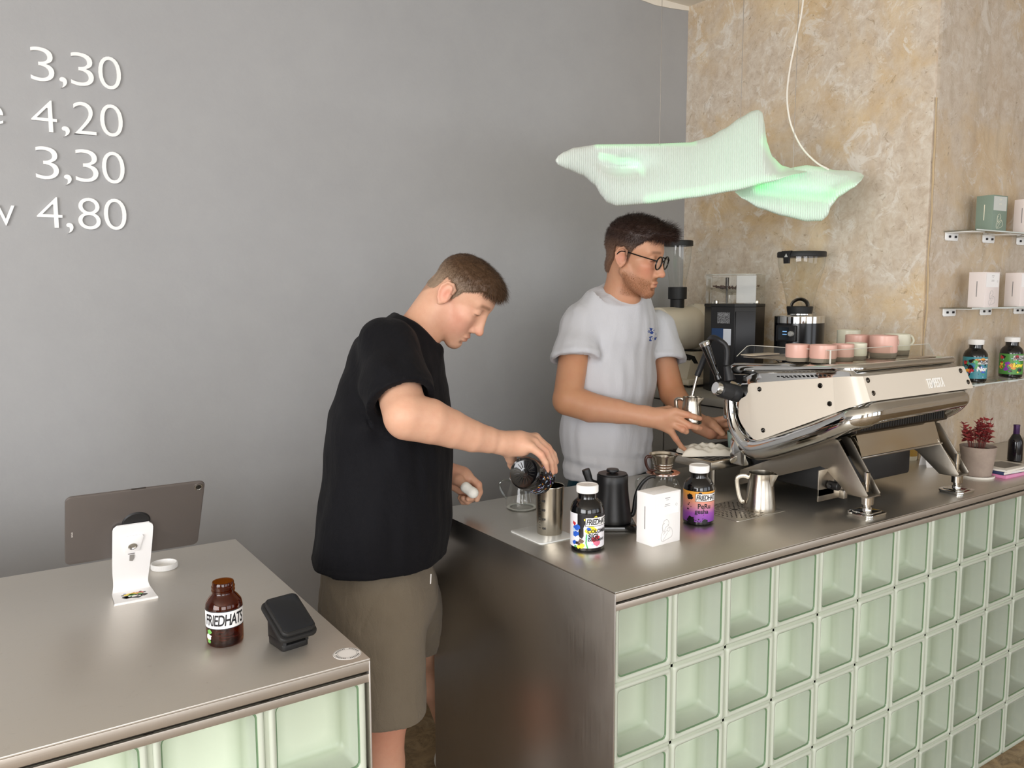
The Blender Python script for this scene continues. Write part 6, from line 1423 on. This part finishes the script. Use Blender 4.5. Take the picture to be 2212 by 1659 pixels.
def paint2(P):
    q = hf2.loc(P)/k2
    C = blend(P, skin2, [(hf2(.075, -.045, -.02), .05, slin('cf8068'), .5), (hf2(.075, .045, -.02), .05, slin('cf8068'), .5), (hf2(.115, 0, -.03), .02, slin('d08470'), .5), (hf2(-.006, -.08, 0), .036, slin('cf8270'), .45), (hf2(.0985, 0, -.0655), .019, slin('bb6257'), .7), (nb2, .10, slin('c98a66'), .7), (e2R, .16, slin('c08a62'), .7), (A(1250, 780, 2.7), .10, slin('c68c62'), .8), (e2L, .14, slin('bd8058'), .8)]+[(f[1], .02, slin('c9755f'), .4) for f in G]+[(f[3], .014, slin('c9755f'), .5) for f in G]+[nailspot(tm[3]+(CAM_C-Vector(tm[3])).normalized()*.006 if False else tm[3], .008), (A(1545, 930, 2.77), .05, slin('c27a63'), .6)])
    # short reddish beard along jaw, chin and upper lip
    jaw_ = np.clip((-.030-q[:, 2]-.25*np.maximum(0, q[:, 0]-.02)+.18*np.maximum(0, .03-q[:, 0])*0)/.02, 0, 1)*np.clip((q[:, 2]+.125)/.01, 0, 1)*np.clip((q[:, 0]+.005)/.02, 0, 1)
    lip = np.clip(1-np.linalg.norm((q-np.array([.098, 0, -.051]))/np.array([.02, .026, .009]), axis=1), 0, 1)
    b_ = np.clip(np.maximum(jaw_*.75, lip*1.4), 0, .8)*(np.linalg.norm(q, axis=1) < .17); noise = .8+.25*wob(P, 230, 44)*wob(P, 90, 45)*4; b_ = np.clip(b_*noise, 0, .8)[:, None]; b_ *= ((np.abs(q[:, 2]+.0655) > .011) | (np.abs(q[:, 1]) > .021) | (q[:, 0] < .085))[:, None]; C = C*(1-b_)+slin('8a5a3c')*b_
    C = browlash(C, q, slin('5a3c2c'), .6, slin('33221d'))
    sh = np.clip((hair_mask(q, 1, .078)+.006)/.014, 0, 1)*(np.linalg.norm(q, axis=1) < .2); return C*(1-.6*sh[:, None])+slin('4a3226')*.6*sh[:, None]
body2, P2, F2_ = sdf_obj('body', S, .0030, M_SKIN, p2, paint2)
# dark hair swept up into a quiff
Hs = Sdf(); hf_ = hf2
def eh2(c, r, kk=.02, M=None): Hs.ell(hf2(*c), r, hf2.M if M is None else M@hf2.M, kk)
eh2((-.008, 0, .048), (.0975, .0785, .0860)); eh2((.016, 0, .074), (.074, .066, .062)); eh2((.056, 0, .098), (.046, .052, .028)); eh2((.088, 0, .098), (.030, .044, .017)); eh2((-.030, 0, -.030), (.0575, .062, .055))
def post2(P, d):
    q = hf2.loc(P); m_ = hair_mask(q, 1, .078, -.070, -.005); th = .004*np.clip((q[:, 2]-.05)/.05, 0, 1); d = d-th+.0030*wob(P, 42, 8)*np.clip((q[:, 2]-.04)/.05, .25, 1)
    return np.maximum(d, -m_*.9+.0018*wob(P, 110, 9))
Hs.post = post2
def hcol2(P):
    q = hf2.loc(P); t = np.clip((q[:, 2]-.012)/.05, 0, 1)[:, None]; return slin('6d5241')*(1-t)+slin('33211a')*t
hair2, PH, FH = sdf_obj('hair', Hs, .0032, M_HAIR, p2, hcol2)
def flow2(q, r):
    top = q[:, 2] > .085; f = np.stack([np.where(top, .75, -.35), np.sign(q[:, 1])*.1, np.where(top, .10, -.8)], 1); return f+r.normal(scale=.25, size=f.shape)
o = hair_strands(hf2, k2, PH, FH, 20000, 4, lambda q: np.interp(q[:, 2], [0, .06, .11], [.0045, .009, .014])+np.where((q[:, 0] > .07) & (q[:, 2] > .08), .012, 0), flow2, hcol2, hair2,   .0005, .25); tag(o, kind='stuff'); o.location = -p2.location
# beard stubble as short hairs
_N = vnormals(P2, F2_); _q = hf2.loc(P2)
_m = ((_q[:, 2] < -.036-.25*np.maximum(0, _q[:, 0]-.02)) & (_q[:, 2] > -.118) & (_q[:, 0] > .004) & (np.abs(_q[:, 1]) < .075) & (np.linalg.norm(_q, axis=1) < .155) & ~((np.abs(_q[:, 2]+.0655) < .0125) & (np.abs(_q[:, 1]) < .023) & (_q[:, 0] > .08))) | ((np.abs(_q[:, 2]+.0515) < .0055) & (np.abs(_q[:, 1]) < .026) & (_q[:, 0] > .088))
_i = np.random.RandomState(6).choice(np.nonzero(_m)[0], 5200); _r = np.random.RandomState(7); _fl = (np.stack([.2+0*_q[_i, 0], 0*_q[_i, 0], -.9+0*_q[_i, 0]], 1)+_r.normal(scale=.3, size=(len(_i), 3)))@hf2.M
_c = np.repeat(slin('8f6140')[None], len(_i), 0)*(.6+.9*_r.rand(len(_i)))[:, None]; _lip = (_q[_i, 2] > -.058) & (_q[_i, 0] > .085); _c[_lip] = slin('a8733f')*(.7+.5*_r.rand(_lip.sum()))[:, None]
o = strands('beard', P2[_i], _N[_i], _fl, .0028+.003*_r.rand(len(_i)), np.full(len(_i), .00042), M_HAIR, p2, 8, _c, 2, .2); tag(o, 'short reddish beard', kind='stuff')
# glasses
M_SPEC = mat('black_acetate', '0d0c0d', .2); gl = thing('eyeglasses', None, None, p2.location); del gl
b = MB(); tt = .10
def G3(x, y, z): return tuple(hf2(x, y, z))
lens = MB()
for y in (-1, 1):
    cc = (.1065, y*.0325, .008); ring = []
    for i in range(28):
        a = 2*PI*i/28; ring.append(G3(cc[0]-.10*abs(math.cos(a))*.0*1-.05*(math.cos(a)*.0215*y+0), cc[1]+.0225*math.cos(a), cc[2]+.0205*math.sin(a)-.002*(math.cos(a)*y)))
    b.tube(ring, .0025, 8, True); lens.add(ring, [tuple(range(28))])
b.tube(spline([G3(.108, -.0115, .012), G3(.1105, 0, .016), G3(.108, .0115, .012)], 4), .0021, 8)
for y in (-1, 1):
    b.tube([G3(.1055, y*.0535, .014), G3(.1045, y*.0600, .0165), G3(.098, y*.0660, .0175)], .0026, 8)
    b.tube(spline([G3(.098, y*.0660, .0175), G3(.055, y*.0735, .020), G3(.010, y*.0790, .0225), G3(-.012, y*.0815, .020), G3(-.024, y*.0825, .006)], 5), .0020, 8)
gl = b.build('eyeglasses', M_SPEC, p2, wc=True); tag(gl, 'black round-rimmed glasses')
lens.build('lens', m_glass('spectacle_lens', (.93, .94, .94)), gl, wc=True)
# T-shirt
M_WT = m_cloth('white_jersey', 'cacbd0', 'c4c5ca', .85, 800, .18, .1)
T = Sdf(); tor = [A(1336, 655, 2.80), A(1328, 705, 2.84), A(1320, 820, TD), A(1312, 930, TD), A(1310, 1035, TD)]
T.chain(tor, [.072, .108, .118, .120, .124], .05, 'u', l2, [1.7, 1.68, 1.52, 1.50, 1.50])
T.cap(A(1312, 648, 2.80), A(1364, 655, 2.86), .042, .042, .04, 'u', l2, 1.6); T.cap(A(1318, 656, 2.79), A(1256, 692, 2.745), .050, .056, .05); nn2 = va_(hf2(-.02, 0, -.03))-nb2; nn2 /= np.linalg.norm(nn2); T.cap(nb2-nn2*.03, nb2+nn2*.04, .074, .066, .03)
S2R = Sdf(); S2R.chain([s2R-UP*.010, A(1243, 765, 2.705), A(1237, 800, 2.685)], [.060, .0760, .0795], .02)
S2L = Sdf(); S2L.chain([s2L-UP*.004, A(1434, 772, 2.96), A(1439, 800, 2.955)], [.066, .0725, .0735], .02)
hn2 = va_(e2R)-va_(s2R); hn2 /= np.linalg.norm(hn2); hl2 = va_(e2L)-va_(s2L); hl2 /= np.linalg.norm(hl2); hc2 = A(1243, 779, 2.70); hd2 = A(1434, 783, 2.95)
def post_t2(P, d):
    w = (P-hc2)@hn2+.15*((P-hc2)@RT); rr = lined(P, s2R, e2R, 0, 2); s_ = np.maximum(S2R(P)-.0035*np.exp(-((w+.014)/.010)**2), w); s_ = np.maximum(s_, -np.maximum(rr-.0615, -w-.045)); d = smin(d, s_, .02)
    w2 = (P-hd2)@hl2-.12*((P-hd2)@RT); r2 = lined(P, s2L, e2L, 0, 2); s_ = np.maximum(S2L(P)-.0035*np.exp(-((w2+.014)/.010)**2), w2); s_ = np.maximum(s_, -np.maximum(r2-.0565, -w2-.045)); d = smin(d, s_, .02)
    n_ = va_(hf2(-.02, 0, -.03))-nb2; n_ /= np.linalg.norm(n_); tt = (P-nb2)@n_; q = P-nb2-tt[:, None]*n_; rr = np.linalg.norm(q, axis=1)
    fwd = q@f2; d = np.maximum(d, -np.maximum(rr-.0605, -.05-tt)); top = tt-.022+.38*np.maximum(0, fwd); d = np.maximum(d, np.where(rr < .12, top, -1)); d = d-.0035*np.exp(-((rr-.0675)/.009)**2)*(np.abs(top+.008) < .03)
    hz = A(1310, 1019, TD)[2]; d = np.maximum(d, hz-P[:, 2]); d = d-.0010*(np.abs(P[:, 2]-hz-.013) < .013)
    fold = .0065*wob(P, 6.5, 51, (1.3, 1.3, .5))+.0038*wob(P, 14, 52, (1.4, 1.4, .45))
    v_ = P[:, 2]; chest = np.clip(1-np.abs((P-A(1345, 800, 2.7))@RT)/.16, 0, 1); fold += .0030*np.sin(((P@RT)*34+.8*np.sin(v_*9)))*chest*np.clip((1.42-v_)/.2, 0, 1)
    ho = np.exp(-((v_-A(1310, 985, TD)[2]-.10*((P-A(1300, 985, TD))@RT))/.035)**2); fold += .0028*np.sin(v_*120+ (P@RT)*25)*ho
    return d+fold
T.post = post_t2
shirt2, PT2, FT2 = sdf_obj('t_shirt', T, .0042, M_WT, p2); tag(shirt2, 'white cotton T-shirt with rolled sleeves and small blue chest print')
n2_ = va_(hf2(-.02, 0, -.03))-nb2; n2_ /= np.linalg.norm(n2_); collar(nb2, n2_, f2, lambda fw: .022-.38*max(0, fw), .0635, M_WT, shirt2)
# blue chest print, laid on the cloth
def on_cloth(u, v):
    o_ = CAM_C; d_ = (at(u, v, 1)-CAM_C).normalized(); best = None
    from mathutils.bvhtree import BVHTree
    global _bvh
    h_ = _bvh.ray_cast(o_, d_); return h_[0]
from mathutils.bvhtree import BVHTree
_bvh = BVHTree.FromPolygons([tuple(p) for p in PT2], [tuple(f) for f in FT2])
ch = on_cloth(1408, 720); b = MB()
if ch is not None:
    nrm_ = Vector(f2)*.93+Vector(l2)*.36
    dabs = [[(1398, 711), (1403, 708), (1409, 709), (1407, 713)], [(1404, 714), (1411, 709), (1416, 713), (1412, 718)], [(1402, 718), (1408, 716), (1414, 719), (1408, 722)], [(1408, 722), (1416, 718), (1418, 722), (1413, 725)], [(1399, 716), (1402, 713), (1404, 716), (1401, 719)], [(1411, 714), (1415, 708), (1414, 712), (1413, 716)],
            [(1402, 728), (1409, 726), (1410, 728), (1403, 730)], [(1404, 731), (1406, 729), (1406, 735), (1404, 735)], [(1408, 732), (1411, 729), (1413, 735), (1411, 736)], [(1413, 730), (1419, 728), (1416, 735), (1414, 735)], [(1403, 733), (1408, 735), (1407, 737), (1402, 736)]]
    for Pq in dabs:
        pts = [on_cloth(u, v) for u, v in Pq]
        if all(p is not None for p in pts):
            n_ = (CAM_C-pts[0]).normalized()*.0012; b.add([p+n_ for p in pts], [(0, 1, 2, 3)])
    if b.f: b.build('chest_print', mat('print_cobalt', '24489c', .8), shirt2, False, wc=True)
K_ = Sdf(); K_.chain([A(1312, 1010, TD), A(1312, 1075, TD)], [.108, .125], .03, 'u', l2, 1.4)
for hp in (h2R, h2L): kk_ = hp+f2*.02; kk_[2] = .44; K_.cap(hp, kk_, .104, .09, .04)
K_.cut((0, 0, .47), (0, 0, -1), .002); K_.post = lambda P, d: d+.003*wob(P, 10, 61)
s2_, _, _ = sdf_obj('shorts', K_, .006, m_cloth('teal_cotton', '0f4352', '0c3844', .85, 900, .4, .1), p2); tag(s2_, 'dark teal shorts')
for hp in (h2R, h2L):
    an = hp-f2*.01; an[2] = .085; sf = Sdf(); sf.ell(an+f2*.075-UP*.052, (.14, .05, .034), np.stack([f2, l2, UP]), .02); sf.cap(an-f2*.02-UP*.03, an+f2*.03-UP*.02, .046, .046, .03); sf.cut((0, 0, .004), (0, 0, -1)); sf.cut(an-UP*.005, UP, .006); sdf_obj('shoe', sf, .006, MATS['white_trainer'], p2)
# the steel pitcher he holds under the wand
pp = at(1493, 914, 2.652); t = thing('milk_pitcher', 'small steel milk pitcher held under the steam wand', 'pitcher', tuple(pp), 0); milk_pitcher(t, math.atan2(CAM_C.y-pp.y, CAM_C.x-pp.x), .80, -1.9)
for ch_ in t.children: ch_.scale = (1, 1, .80)
